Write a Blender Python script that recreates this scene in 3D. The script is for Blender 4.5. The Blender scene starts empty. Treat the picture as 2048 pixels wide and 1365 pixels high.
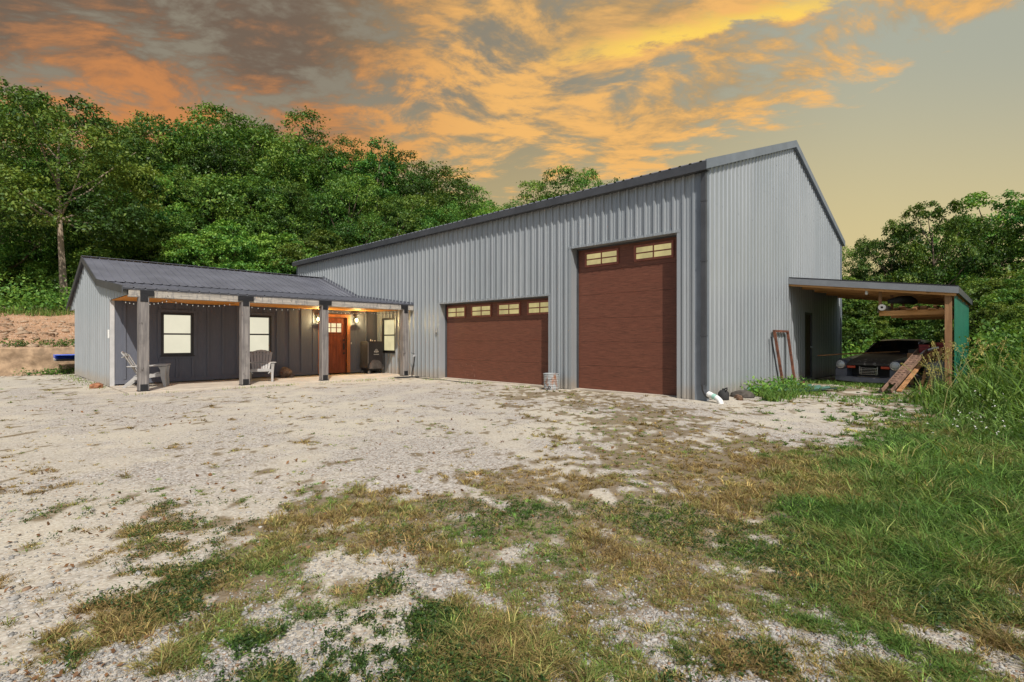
import bpy, bmesh, math, random
import numpy as np
from mathutils import Vector, Matrix
rnd = random.Random(7)
rng = np.random.default_rng(11)
S = bpy.context.scene
COL = S.collection
PI = math.pi
R = math.radians

# ------------------------------------------------------------------ camera, light, sky
YAW = 44.07            # camera heading, measured from world +Y towards +X is 45.93
cam = bpy.data.cameras.new('camera')
camo = bpy.data.objects.new('camera', cam)
COL.objects.link(camo)
cam.sensor_width = 36.0
cam.lens = 1029.0 / 2048.0 * 36.0
cam.shift_y = -(682.5 - 680.0) / 2048.0
cam.clip_start = 0.05
cam.clip_end = 3000
CAMH = 1.28
camo.location = (0, 0, CAMH)
camo.rotation_euler = (R(90), 0, -R(90 - YAW))
S.camera = camo
S.view_settings.view_transform = 'Standard'
S.view_settings.look = 'None'
S.view_settings.exposure = 0.0
S.view_settings.gamma = 1.0
S.cycles.use_denoising = True
S.cycles.max_bounces = 8
S.cycles.transparent_max_bounces = 8

SUN = Vector((-1.0, -1.75, 2.2)).normalized()
sl = bpy.data.lights.new('sun', 'SUN')
sl.energy = 4.5
sl.angle = R(0.5)
sl.color = (1.0, 0.95, 0.87)
so = bpy.data.objects.new('sun', sl)
COL.objects.link(so)
so.rotation_euler = SUN.to_track_quat('Z', 'Y').to_euler()
so.location = (-20, -35, 44)


def lin(r, g, b):
    f = lambda c: (c / 255 / 12.92) if c / 255 <= 0.04045 else ((c / 255 + 0.055) / 1.055) ** 2.4
    return (f(r), f(g), f(b), 1.0)


class NT:
    """small wrapper to wire shader nodes"""
    def __init__(s, tree):
        s.t = tree
        s.t.nodes.clear()

    def n(s, typ, **kw):
        nd = s.t.nodes.new(typ)
        for k, v in kw.items():
            setattr(nd, k, v)
        return nd

    def put(s, sock, v):
        if isinstance(v, bpy.types.NodeSocket):
            s.t.links.new(v, sock)
        elif v is not None:
            sock.default_value = v

    def math(s, op, a, b=None, c=None, clamp=False):
        nd = s.n('ShaderNodeMath', operation=op, use_clamp=clamp)
        for i, v in enumerate((a, b, c)):
            if v is not None:
                s.put(nd.inputs[i], v)
        return nd.outputs[0]

    def vmath(s, op, a, b=None):
        nd = s.n('ShaderNodeVectorMath', operation=op)
        s.put(nd.inputs[0], a)
        if b is not None:
            s.put(nd.inputs[1], b)
        return nd.outputs['Value'] if op in ('DOT_PRODUCT', 'LENGTH') else nd.outputs[0]

    def step(s, v, a, b, lo=0.0, hi=1.0):
        nd = s.n('ShaderNodeMapRange', interpolation_type='SMOOTHSTEP')
        s.put(nd.inputs[0], v)
        for i, x in enumerate((a, b, lo, hi)):
            s.put(nd.inputs[i + 1], x)
        return nd.outputs[0]

    def mix(s, f, a, b, mode='MIX'):
        nd = s.n('ShaderNodeMix', data_type='RGBA', blend_type=mode)
        s.put(nd.inputs[0], f)
        s.put(nd.inputs[6], a)
        s.put(nd.inputs[7], b)
        return nd.outputs[2]

    def noise(s, vec, scale, detail=4, rough=0.55, dist=0.0):
        nd = s.n('ShaderNodeTexNoise')
        if vec is not None:
            s.put(nd.inputs['Vector'], vec)
        s.put(nd.inputs['Scale'], scale)
        s.put(nd.inputs['Detail'], detail)
        s.put(nd.inputs['Roughness'], rough)
        s.put(nd.inputs['Distortion'], dist)
        return nd.outputs[0]

    def mapping(s, vec, scale=(1, 1, 1), rot=(0, 0, 0), loc=(0, 0, 0)):
        nd = s.n('ShaderNodeMapping')
        s.put(nd.inputs[0], vec)
        nd.inputs[1].default_value = loc
        nd.inputs[2].default_value = rot
        nd.inputs[3].default_value = scale
        return nd.outputs[0]

    def comb(s, x, y, z=0.0):
        nd = s.n('ShaderNodeCombineXYZ')
        for i, v in enumerate((x, y, z)):
            s.put(nd.inputs[i], v)
        return nd.outputs[0]


W = bpy.data.worlds.new('World')
S.world = W
W.use_nodes = True
q = NT(W.node_tree)
tc = q.n('ShaderNodeTexCoord').outputs['Generated']
FX, FY = math.cos(R(YAW)), math.sin(R(YAW))    # camera-independent compass directions of the scene
fwd = q.vmath('DOT_PRODUCT', tc, (FX, FY, 0))
rgt = q.vmath('DOT_PRODUCT', tc, (FY, -FX, 0))
sz = q.n('ShaderNodeSeparateXYZ')
q.put(sz.inputs[0], tc)
up = sz.outputs[2]
upc = q.math('MAXIMUM', up, 0.0)
den = q.math('ADD', upc, 0.12)
PX = q.math('DIVIDE', rgt, den)                # cloud-layer plane coordinates
PY = q.math('DIVIDE', fwd, den)
P = q.comb(PX, PY, 0.0)
fw = q.math('MAXIMUM', fwd, 0.05)
AZ = q.math('DIVIDE', rgt, fw)                 # bearing right of the yard axis (tangent)
EL = q.math('DIVIDE', upc, fw)                 # height above the horizon (tangent)
warp = q.noise(P, 1.1, 2)
warp2 = q.noise(q.mapping(P, loc=(7, 3, 1)), 1.1, 2)
Pw = q.vmath('ADD', P, q.comb(q.math('MULTIPLY', q.math('SUBTRACT', warp, 0.5), 0.5), q.math('MULTIPLY', q.math('SUBTRACT', warp2, 0.5), 0.5), 0))
big = q.noise(q.mapping(Pw, (1.0, 1.3, 1), (0, 0, R(20))), 1.35, 5, 0.52)
mid = q.noise(q.mapping(Pw, (0.95, 1.35, 1), (0, 0, R(-12)), (4, 2, 0)), 2.9, 10, 0.58, 0.05)
fine = q.noise(q.mapping(Pw, (1.1, 1.8, 1), (0, 0, R(-26)), (9, 1, 3)), 6.2, 11, 0.64, 0.05)
right = q.step(AZ, -0.1, 0.75)
# clear air: grey-green above, straw yellow at the horizon
clear = q.mix(q.step(EL, 0.08, 0.62), lin(216, 198, 144), lin(172, 174, 158))
clear = q.mix(right, q.mix(q.step(EL, 0.24, 0.5), lin(180, 164, 124), lin(142, 134, 118)), clear)
# cloud cover
edge = q.math('SUBTRACT', EL, q.math('ADD', 0.285, q.math('MULTIPLY', q.math('MAXIMUM', q.math('SUBTRACT', AZ, 0.24), 0.0), 0.44)))
bias = q.math('SUBTRACT', q.math('MULTIPLY', q.step(edge, -0.08, 0.09), 0.86), 0.40)
bias = q.math('SUBTRACT', bias, q.math('MULTIPLY', q.step(AZ, 0.52, 0.95), 0.22))
cover = q.math('ADD', bias, q.math('ADD', q.math('MULTIPLY', q.math('SUBTRACT', mid, 0.5), 1.9), q.math('MULTIPLY', q.math('SUBTRACT', fine, 0.5), 1.9)))
cmask = q.step(cover, 0.05, 0.62)
# cloud colour: lit orange edges, brown-grey bodies
leftness = q.step(AZ, 0.02, -0.45)
lit = q.math('ADD', q.math('MULTIPLY', q.math('SUBTRACT', big, 0.5), 2.5), q.math('MULTIPLY', q.math('SUBTRACT', fine, 0.5), 2.6))
lit = q.math('ADD', lit, q.math('MULTIPLY', q.math('SUBTRACT', mid, 0.5), 1.5))
wisp = q.noise(q.mapping(Pw, (1.0, 2.0, 1), (0, 0, R(32)), (2, 8, 5)), 10.0, 8, 0.6, 0.0)
lit = q.math('ADD', lit, q.math('MULTIPLY', q.math('SUBTRACT', wisp, 0.5), 0.7))
lowl = q.math('ADD', q.math('MULTIPLY', q.step(EL, 0.60, 0.44), 0.86), -0.16)
cen = q.math('ADD', 0.60, q.math('MULTIPLY', q.step(EL, 0.50, 0.36), 0.25))
lvl = q.math('ADD', q.math('MULTIPLY', lowl, leftness), q.math('MULTIPLY', cen, q.math('SUBTRACT', 1.0, leftness)))
litm = q.step(q.math('ADD', lit, lvl), -0.05, 1.15)
hot = q.mix(leftness, lin(243, 186, 110), lin(202, 136, 84))
body = q.mix(leftness, lin(166, 142, 106), lin(116, 100, 86))
ccol = q.mix(litm, body, hot)
# one long bright streak rising to the right
sd = q.math('SUBTRACT', EL, q.math('ADD', 0.565, q.math('MULTIPLY', q.math('SUBTRACT', AZ, 0.2), 0.21)))
sd = q.math('ADD', sd, q.math('ADD', q.math('MULTIPLY', q.math('SUBTRACT', fine, 0.5), 0.10), q.math('MULTIPLY', q.math('SUBTRACT', mid, 0.5), 0.06)))
streak = q.math('MULTIPLY', q.step(sd, -0.016, 0.004), q.step(sd, 0.050, 0.0))
streak = q.math('MULTIPLY', streak, q.step(q.math('ADD', fine, q.math('MULTIPLY', wisp, 0.5)), 0.50, 0.74))
streak = q.math('MULTIPLY', streak, q.math('MULTIPLY', q.step(AZ, 0.02, 0.28), q.step(AZ, 0.78, 0.55)))
ccol = q.mix(q.math('MULTIPLY', streak, 0.95), ccol, lin(255, 214, 100))
cmask = q.math('MAXIMUM', cmask, q.math('MULTIPLY', streak, 0.95))
front_sky = q.mix(cmask, clear, ccol)
nish = q.n('ShaderNodeTexSky', sky_type='NISHITA', sun_disc=False)
nish.sun_elevation = math.asin(SUN.z)
nish.sun_rotation = math.atan2(SUN.x, SUN.y)
nish.air_density = 1.2
nish.dust_density = 2.0
blue = q.mix(1.0, nish.outputs[0], (0.095, 0.094, 0.094, 1), 'MULTIPLY')
# the sunset bank stands ahead and up to about forty degrees; the rest of the dome is daylight sky
ahead = q.math('MULTIPLY', q.step(fwd, -0.05, 0.30), q.step(up, 0.80, 0.62))
skyc = q.mix(ahead, blue, front_sky)
bg = q.n('ShaderNodeBackground')
q.put(bg.inputs[0], skyc)
bg.inputs[1].default_value = 1.0
wo = q.n('ShaderNodeOutputWorld')
q.t.links.new(bg.outputs[0], wo.inputs[0])

# ------------------------------------------------------------------ helpers


def val_noise(x, y, seed=0):
    xi, yi = np.floor(x).astype(np.int64), np.floor(y).astype(np.int64)
    fx, fy = x - xi, y - yi
    fx, fy = fx * fx * (3 - 2 * fx), fy * fy * (3 - 2 * fy)

    def hsh(a, b):
        h = (a * 374761393 + b * 668265263 + seed * 974634777) & 0xFFFFFFFF
        h = ((h ^ (h >> 13)) * 1274126177) & 0xFFFFFFFF
        return ((h ^ (h >> 16)) & 0xFFFF) / 65535.0
    a, b, c, d = hsh(xi, yi), hsh(xi + 1, yi), hsh(xi, yi + 1), hsh(xi + 1, yi + 1)
    return (a * (1 - fx) + b * fx) * (1 - fy) + (c * (1 - fx) + d * fx) * fy


def fbm(x, y, seed=0, octs=4, gain=0.5):
    x = np.asarray(x, float)
    y = np.asarray(y, float)
    s = 0
    a = 1.0
    t = 0
    for i in range(octs):
        s = s + a * val_noise(x * 2 ** i + 17.3 * i, y * 2 ** i - 9.1 * i, seed + i)
        t += a
        a *= gain
    return s / t


def sstep(x, a, b):
    t = np.clip((np.asarray(x, float) - a) / (b - a), 0, 1)
    return t * t * (3 - 2 * t)


def matx(name, build):
    m = bpy.data.materials.new(name)
    m.use_nodes = True
    q = NT(m.node_tree)
    out = q.n('ShaderNodeOutputMaterial')
    sh = build(q)
    q.t.links.new(sh, out.inputs[0])
    return m


def prin(q, col, rough=0.6, metal=0.0, normal=None, spec=None, emis=None, estr=0.0, coat=0.0):
    b = q.n('ShaderNodeBsdfPrincipled')
    q.put(b.inputs['Base Color'], col)
    q.put(b.inputs['Roughness'], rough)
    q.put(b.inputs['Metallic'], metal)
    if normal is not None:
        q.put(b.inputs['Normal'], normal)
    if spec is not None:
        q.put(b.inputs['Specular IOR Level'], spec)
    if emis is not None:
        q.put(b.inputs['Emission Color'], emis)
        q.put(b.inputs['Emission Strength'], estr)
    if coat:
        b.inputs['Coat Weight'].default_value = coat
    return b.outputs[0]


def bump(q, h, strength=0.3, dist=0.01):
    nd = q.n('ShaderNodeBump')
    nd.inputs['Strength'].default_value = strength
    nd.inputs['Distance'].default_value = dist
    q.put(nd.inputs['Height'], h)
    return nd.outputs[0]


def objc(q):
    return q.n('ShaderNodeTexCoord').outputs['Object']


def simple(name, col, rough=0.6, metal=0.0, var=0.25, scale=6.0, bmp=0.15, stretch=(1, 1, 1), spec=None, dirt=None):
    """base colour with noise variation and a light bump"""
    def f(q):
        v = q.mapping(objc(q), stretch)
        n1 = q.noise(v, scale, 6, 0.6)
        n2 = q.noise(v, scale * 7, 4, 0.6)
        t = q.step(n1, 0.3, 0.7)
        c0 = tuple(c * (1 - var) for c in col[:3]) + (1,)
        c1 = tuple(min(1, c * (1 + var)) for c in col[:3]) + (1,)
        c = q.mix(t, c0, c1)
        if dirt:
            c = q.mix(q.math('MULTIPLY', q.step(q.noise(v, scale * 0.7, 8, 0.7), 0.52, 0.72), dirt[1]), c, dirt[0])
        r = q.math('ADD', rough, q.math('MULTIPLY', q.math('SUBTRACT', n2, 0.5), 0.15), clamp=True)
        return prin(q, c, r, metal, bump(q, n2, bmp, 0.004), spec)
    return matx(name, f)


class MB:
    def __init__(s):
        s.v, s.f = [], []

    def add(s, vs, fs):
        o = len(s.v)
        s.v += [tuple(p) for p in vs]
        s.f += [tuple(i + o for i in f) for f in fs]
        return s

    def box(s, a, b, mat=None):
        (x0, y0, z0), (x1, y1, z1) = a, b
        vs = [(x0, y0, z0), (x1, y0, z0), (x1, y1, z0), (x0, y1, z0), (x0, y0, z1), (x1, y0, z1), (x1, y1, z1), (x0, y1, z1)]
        if mat is not None:
            vs = [mat @ Vector(p) for p in vs]
        return s.add(vs, [(3, 2, 1, 0), (4, 5, 6, 7), (0, 1, 5, 4), (1, 2, 6, 5), (2, 3, 7, 6), (3, 0, 4, 7)])

    def bar(s, a, b, w, d, upv=(0, 0, 1)):
        a, b = Vector(a), Vector(b)
        t = (b - a).normalized()
        u = Vector(upv)
        if abs(t.dot(u)) > 0.98:
            u = Vector((1, 0, 0))
        sd = t.cross(u).normalized() * (w / 2)
        uu = sd.cross(t).normalized() * (d / 2)
        vs = [p + i * sd + j * uu for p in (a, b) for i, j in ((-1, -1), (1, -1), (1, 1), (-1, 1))]
        return s.add(vs, [(3, 2, 1, 0), (4, 5, 6, 7), (0, 1, 5, 4), (1, 2, 6, 5), (2, 3, 7, 6), (3, 0, 4, 7)])

    def tube(s, pts, r, n=8, cap=True):
        pts = [Vector(p) for p in pts]
        rs = [float(k) for k in r] if hasattr(r, '__len__') else [float(r)] * len(pts)
        rings = []
        prev = None
        for i, p in enumerate(pts):
            t = (pts[min(i + 1, len(pts) - 1)] - pts[max(i - 1, 0)]).normalized()
            if prev is None:
                u = Vector((0, 0, 1)) if abs(t.z) < 0.9 else Vector((1, 0, 0))
            else:
                u = prev
            a = (u - t * u.dot(t)).normalized()
            prev = a
            b = t.cross(a)
            rings.append([p + rs[i] * (math.cos(k * 2 * PI / n) * a + math.sin(k * 2 * PI / n) * b) for k in range(n)])
        vs = [p for ring in rings for p in ring]
        fs = []
        for i in range(len(pts) - 1):
            for k in range(n):
                k2 = (k + 1) % n
                fs.append((i * n + k, i * n + k2, (i + 1) * n + k2, (i + 1) * n + k))
        if cap:
            fs.append(tuple(range(n - 1, -1, -1)))
            fs.append(tuple((len(pts) - 1) * n + k for k in range(n)))
        return s.add(vs, fs)

    def lathe(s, prof, c=(0, 0, 0), n=24, mat=None):
        vs = []
        fs = []
        for r, z in prof:
            for k in range(n):
                p = Vector((r * math.cos(2 * PI * k / n), r * math.sin(2 * PI * k / n), z))
                vs.append((mat @ p if mat is not None else p) + Vector(c))
        for i in range(len(prof) - 1):
            for k in range(n):
                k2 = (k + 1) % n
                fs.append((i * n + k, i * n + k2, (i + 1) * n + k2, (i + 1) * n + k))
        return s.add(vs, fs)

    def loft(s, rings, closed=True, cap=True):
        n = len(rings[0])
        vs = [p for r in rings for p in r]
        fs = []
        for i in range(len(rings) - 1):
            for k in range(n if closed else n - 1):
                k2 = (k + 1) % n
                fs.append((i * n + k, i * n + k2, (i + 1) * n + k2, (i + 1) * n + k))
        if cap and closed:
            fs.append(tuple(range(n - 1, -1, -1)))
            fs.append(tuple((len(rings) - 1) * n + k for k in range(n)))
        return s.add(vs, fs)

    def build(s, name, mat, parent=None, world=True, smooth=False, bevel=0.0, fix=True):
        me = bpy.data.meshes.new(name)
        me.from_pydata(s.v, [], s.f)
        if fix:
            bm = bmesh.new()
            bm.from_mesh(me)
            bmesh.ops.recalc_face_normals(bm, faces=bm.faces)
            bm.to_mesh(me)
            bm.free()
        if smooth:
            me.polygons.foreach_set('use_smooth', [True] * len(me.polygons))
        me.materials.append(mat)
        o = bpy.data.objects.new(name, me)
        COL.objects.link(o)
        if parent is not None:
            o.parent = parent
            if world:
                p, off = parent, Vector((0, 0, 0))
                while p is not None:
                    off += p.location
                    p = p.parent
                o.location = -off
        if bevel:
            b = o.modifiers.new('bevel', 'BEVEL')
            b.width = bevel
            b.segments = 2
            b.limit_method = 'ANGLE'
        if smooth:
            try:
                me.set_sharp_from_angle(angle=R(40))
            except Exception:
                pass
        return o


def np_mesh(name, V, F, mat, cols=None, parent=None, smooth=False):
    """V (n,3), F list of arrays of equal-width faces"""
    me = bpy.data.meshes.new(name)
    nl = sum(f.size for f in F)
    nf = sum(len(f) for f in F)
    me.vertices.add(len(V))
    me.vertices.foreach_set('co', np.ascontiguousarray(V, np.float32).ravel())
    me.loops.add(nl)
    me.loops.foreach_set('vertex_index', np.concatenate([f.ravel() for f in F]).astype(np.int32))
    me.polygons.add(nf)
    tot = np.concatenate([np.full(len(f), f.shape[1], np.int32) for f in F])
    start = np.concatenate([[0], np.cumsum(tot)[:-1]]).astype(np.int32)
    me.polygons.foreach_set('loop_start', start)
    if smooth:
        me.polygons.foreach_set('use_smooth', np.ones(nf, bool))
    me.update(calc_edges=True)
    if cols is not None:
        a = me.color_attributes.new('tint', 'FLOAT_COLOR', 'POINT')
        c = np.ones((len(V), 4), np.float32)
        c[:, :cols.shape[1]] = cols
        a.data.foreach_set('color', c.ravel())
    me.materials.append(mat)
    o = bpy.data.objects.new(name, me)
    COL.objects.link(o)
    if parent is not None:
        o.parent = parent
    return o


def tag(o, label=None, cat=None, group=None, kind=None):
    if label:
        o['label'] = label
    if cat:
        o['category'] = cat
    if group:
        o['group'] = group
    if kind:
        o['kind'] = kind
    return o


def empty(name, loc, label, cat, group=None, rz=0.0):
    o = bpy.data.objects.new(name, None)
    COL.objects.link(o)
    o.location = loc
    o.rotation_euler = (0, 0, rz)
    o.empty_display_size = 0.2
    return tag(o, label, cat, group)


def at(px, d):
    """ground position (x, y) of a compass bearing given as picture column, d metres ahead"""
    X = (px - 1024) / 1029 * d
    return (FY * X + FX * d, -FX * X + FY * d)


# ------------------------------------------------------------------ ground
DROWS = [740, 770, 800, 830, 870, 910, 960, 1010, 1060, 1110, 1160, 1220, 1290, 1365]
DGRID = np.array([
    [2, 2, 0, 0, 0, 0, 0, 0, 0, 0, 0, 0, 1, 4, 7, 9, 9],
    [1, 2, 0, 0, 0, 0, 1, 1, 3, 3, 1, 0, 4, 4, 7, 9, 9],
    [0, 2, 0, 0, 0, 0, 0, 0, 4, 6, 3, 0, 3, 2, 5, 9, 9],
    [1, 1, 1, 0, 0, 0, 0, 0, 1, 4, 6, 3, 1, 2, 5, 9, 9],
    [1, 1, 0, 0, 0, 0, 0, 0, 0, 2, 7, 6, 2, 2, 7, 9, 9],
    [1, 1, 1, 1, 0, 0, 0, 0, 2, 4, 6, 8, 8, 8, 9, 9, 9],
    [1, 1, 1, 0, 0, 0, 0, 3, 6, 7, 6, 8, 9, 9, 9, 9, 9],
    [0, 0, 0, 1, 4, 8, 9, 4, 7, 7, 7, 8, 9, 9, 9, 9, 9],
    [1, 1, 1, 3, 5, 7, 9, 8, 7, 7, 7, 7, 8, 9, 9, 9, 9],
    [1, 1, 4, 2, 5, 5, 5, 7, 6, 7, 7, 7, 8, 8, 9, 9, 9],
    [1, 0, 1, 5, 5, 5, 5, 5, 7, 6, 6, 6, 7, 8, 8, 8, 8],
    [1, 1, 3, 5, 5, 5, 4, 5, 6, 6, 4, 5, 7, 7, 7, 6, 4],
    [1, 2, 2, 4, 4, 3, 3, 5, 5, 6, 4, 4, 5, 6, 5, 4, 2],
    [0, 1, 1, 3, 4, 3, 2, 5, 5, 5, 2, 3, 4, 5, 5, 4, 2]], float) / 10


def pic(x, y):
    X = FY * x - FX * y
    Y = FX * x + FY * y
    Ys = np.maximum(Y, 1.2)
    return 1024 + 1029 * X / Ys, 680 + 1029 * CAMH / Ys, Y


def cover_at(x, y):
    """share of the ground under grass at world (x, y)"""
    px, py, Y = pic(x, y)
    cx = np.clip(px / 128, 0, 15.999)
    ry = np.interp(py, DROWS, np.arange(len(DROWS)))
    ry = np.clip(ry, 0, len(DROWS) - 1.001)
    i, j = np.floor(ry).astype(int), np.floor(cx).astype(int)
    a, b = ry - i, cx - j
    d = (DGRID[i, j] * (1 - b) + DGRID[i, j + 1] * b) * (1 - a) + (DGRID[i + 1, j] * (1 - b) + DGRID[i + 1, j + 1] * b) * a
    return np.where(Y < 0.8, 0.4, d)


def grassy(x, y):
    """0..1 local grass presence: the cover broken up into ragged patches"""
    d = cover_at(x, y)
    d = np.where(d < 0.16, d * 0.2, d)
    n = 0.15 * fbm(x * 1.3, y * 1.3, 3, 3) + 0.85 * fbm(x * 4.2, y * 4.2, 8, 5, 0.9)
    n = (n - 0.5) * 3.3 + 0.40
    return sstep(d - n, -0.24, 0.24)


def tracks(x, y):
    """worn wheel tracks curving from the left of the yard towards the doors"""
    r = np.hypot(x - 13.5, y + 1.0)
    n = (fbm(x * 0.5, y * 0.5, 61, 3) - 0.5) * 1.6
    m = 0
    for R0 in (9.0, 10.7, 13.2, 14.9):
        m = np.maximum(m, 1 - sstep(np.abs(r + n - R0), 0.15, 0.60))
    m = np.maximum(m, 0.8 * (1 - sstep(np.abs(x - 0.5 + n * 0.5), 0.3, 0.8)))
    return m * sstep(fbm(x * 1.3, y * 1.3, 62, 3), 0.36, 0.60)


def gz(x, y):
    x = np.asarray(x, float)
    y = np.asarray(y, float)
    z = (fbm(x * 0.35, y * 0.35, 21, 3) - 0.55) * 0.05 + (fbm(x * 1.6, y * 1.6, 31, 3) - 0.5) * 0.03
    # soft lumps in the weeds on the right
    z = z + 0.25 * sstep(y, 0.6, -3.0) * sstep(x, 7, 14)
    bankd = sstep(y, 26.05, 26.14)
    bz = 1.0 + 1.45 * sstep(y, 26.2, 33.5) + np.clip(y - 32.0, 0, 60) * 0.085
    bz = bz + (fbm(x * 0.8, y * 0.8, 41, 4) - 0.5) * 0.5 * sstep(y, 26.3, 28.5)
    z = z * (1 - bankd) + bz * bankd
    return z


def soil_mat():
    def f(q):
        v = q.n('ShaderNodeNewGeometry').outputs['Position']
        att = q.n('ShaderNodeAttribute', attribute_name='tint')
        sp = q.n('ShaderNodeSeparateColor')
        q.put(sp.inputs[0], att.outputs['Color'])
        grass, bankm, coarse = sp.outputs[0], sp.outputs[1], sp.outputs[2]
        vor = q.n('ShaderNodeTexVoronoi')
        q.put(vor.inputs['Vector'], v)
        vor.inputs['Scale'].default_value = 52
        vo2 = q.n('ShaderNodeTexVoronoi')
        q.put(vo2.inputs['Vector'], v)
        vo2.inputs['Scale'].default_value = 130
        vs = q.n('ShaderNodeSeparateColor')
        q.put(vs.inputs[0], vor.outputs['Color'])
        v2 = q.n('ShaderNodeSeparateColor')
        q.put(v2.inputs[0], vo2.outputs['Color'])
        stone = q.mix(vs.outputs[0], lin(134, 130, 123), lin(210, 205, 197))
        stone = q.mix(q.math('MULTIPLY', v2.outputs[1], 0.55), stone, lin(168, 158, 145))
        stone = q.mix(q.step(vs.outputs[1], 0.88, 0.93), stone, lin(120, 106, 92))
        # crevices between stones tinted dull brown
        crev = q.step(vor.outputs['Distance'], 0.35, 0.75)
        dirt = q.mix(q.noise(v, 5, 6, 0.65), lin(176, 168, 151), lin(210, 202, 183))
        big = q.noise(v, 0.33, 5, 0.6)
        med = q.noise(v, 1.7, 6, 0.65)
        packed = q.step(q.math('ADD', q.math('MULTIPLY', big, 0.7), q.math('MULTIPLY', med, 0.5)), 0.54, 0.70)
        packed = q.math('MULTIPLY', q.math('MAXIMUM', packed, coarse), 0.88)
        g = q.mix(packed, stone, dirt)
        g = q.mix(q.math('MULTIPLY', crev, 0.30), g, lin(150, 130, 108))
        # bits of dead leaf and brown crumbs
        crumb = q.step(q.noise(q.mapping(v, (1, 1.6, 1)), 26, 3, 0.6), 0.67, 0.72)
        cz = q.step(q.noise(v, 0.9, 4, 0.6), 0.46, 0.62)
        g = q.mix(q.math('MULTIPLY', crumb, q.math('MULTIPLY', cz, 0.8)), g, lin(134, 96, 62))
        # soil below the grass
        soil = q.mix(q.noise(v, 9, 6, 0.7), lin(84, 70, 47), lin(132, 113, 82))
        thatch = q.math('MULTIPLY', q.math('ADD', grass, q.math('MULTIPLY', q.math('SUBTRACT', q.noise(v, 14, 5, 0.7), 0.5), 0.8)), 1.0, clamp=True)
        g = q.mix(q.math('MULTIPLY', q.step(thatch, 0.25, 0.8), 0.8), g, soil)
        # clay bank
        clay = q.mix(q.noise(v, 2.2, 9, 0.72), lin(136, 100, 74), lin(190, 154, 122))
        clay = q.mix(q.step(q.noise(v, 7, 6, 0.7), 0.56, 0.66), clay, lin(118, 88, 64))
        clay = q.mix(q.step(vs.outputs[2], 0.90, 0.95), clay, lin(206, 190, 170))
        g = q.mix(bankm, g, clay)
        h = q.math('ADD', q.math('MULTIPLY', vor.outputs['Distance'], -1.0), q.math('MULTIPLY', q.noise(v, 60, 4, 0.7), 0.02))
        nb = bump(q, h, 0.30, 0.012)
        nb2 = q.n('ShaderNodeBump')
        nb2.inputs['Strength'].default_value = 0.35
        nb2.inputs['Distance'].default_value = 0.03
        q.put(nb2.inputs['Height'], q.noise(v, 8, 7, 0.7))
        q.t.links.new(nb, nb2.inputs['Normal'])
        return prin(q, g, 0.95, 0, nb2.outputs[0], 0.15)
    return matx('gravel_soil', f)


def axis_lines(parts):
    out = []
    for a, b, st in parts:
        out += list(np.arange(a, b, st))
    return np.array(out)


far = [45, 60, 85, 120, 180, 280, 450, 800]
gx_ = np.concatenate([-np.array(far[::-1]), axis_lines([(-30, -2, 1.0), (-2, 14, 0.11), (14, 24, 0.3), (24, 45, 1.0)]), far])
gy_ = np.concatenate([-np.array(far[::-1]), axis_lines([(-30, -3, 1.0), (-3, 17, 0.11), (17, 26.0, 0.3)]), [26.0, 26.06, 26.13, 26.2], axis_lines([(26.4, 36, 0.2), (36, 45, 0.6)]), far])
GX, GY = np.meshgrid(gx_, gy_, indexing='ij')
GZ = gz(GX, GY)
nx, ny = GX.shape
idx = np.arange(nx * ny).reshape(nx, ny)
F = np.stack([idx[:-1, :-1].ravel(), idx[1:, :-1].ravel(), idx[1:, 1:].ravel(), idx[:-1, 1:].ravel()], 1)
gcol = np.zeros((nx * ny, 3))
gcol[:, 0] = np.where((GY < 26).ravel(), grassy(GX, GY).ravel(), sstep(GY + (fbm(GX * .6, GY * .6, 5) - .5) * 3, 31, 33).ravel())
gcol[:, 2] = tracks(GX, GY).ravel() * 0.7
gcol[:, 1] = sstep(GY, 26.05, 26.2).ravel() * (1 - sstep(GY, 33, 36).ravel())
ground = np_mesh('ground', np.stack([GX.ravel(), GY.ravel(), GZ.ravel()], 1), [F], soil_mat(), gcol, smooth=True)
tag(ground, 'pale gravel yard with worn dirt tracks, rising to a clay bank', 'ground', kind='structure')

# ------------------------------------------------------------------ materials
M = {}


def metal_wall(name, c0, c1):
    def f(q):
        v = objc(q)
        n1 = q.noise(q.mapping(v, (0.5, 0.5, 0.12)), 1.6, 6, 0.6)
        n2 = q.noise(q.mapping(v, (6, 6, 0.5)), 2.0, 5, 0.65)
        c = q.mix(q.step(n1, 0.3, 0.7), c0, c1)
        c = q.mix(q.math('MULTIPLY', q.step(n2, 0.5, 0.75), 0.14), c, lin(120, 112, 100))
        sp = q.n('ShaderNodeSeparateXYZ')
        q.put(sp.inputs[0], v)
        splash = q.math('MULTIPLY', q.step(q.math('ADD', sp.outputs[2], q.math('MULTIPLY', q.noise(v, 3, 5, 0.7), -0.45)), 0.18, -0.15), 0.45)
        c = q.mix(splash, c, lin(160, 140, 112))
        w = q.noise(q.mapping(v, (1.2, 1.2, 0.7)), 1.4, 2, 0.5)
        return prin(q, c, 0.36, 0.30, bump(q, w, 0.12, 0.03), 0.5)
    return matx(name, f)


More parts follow.
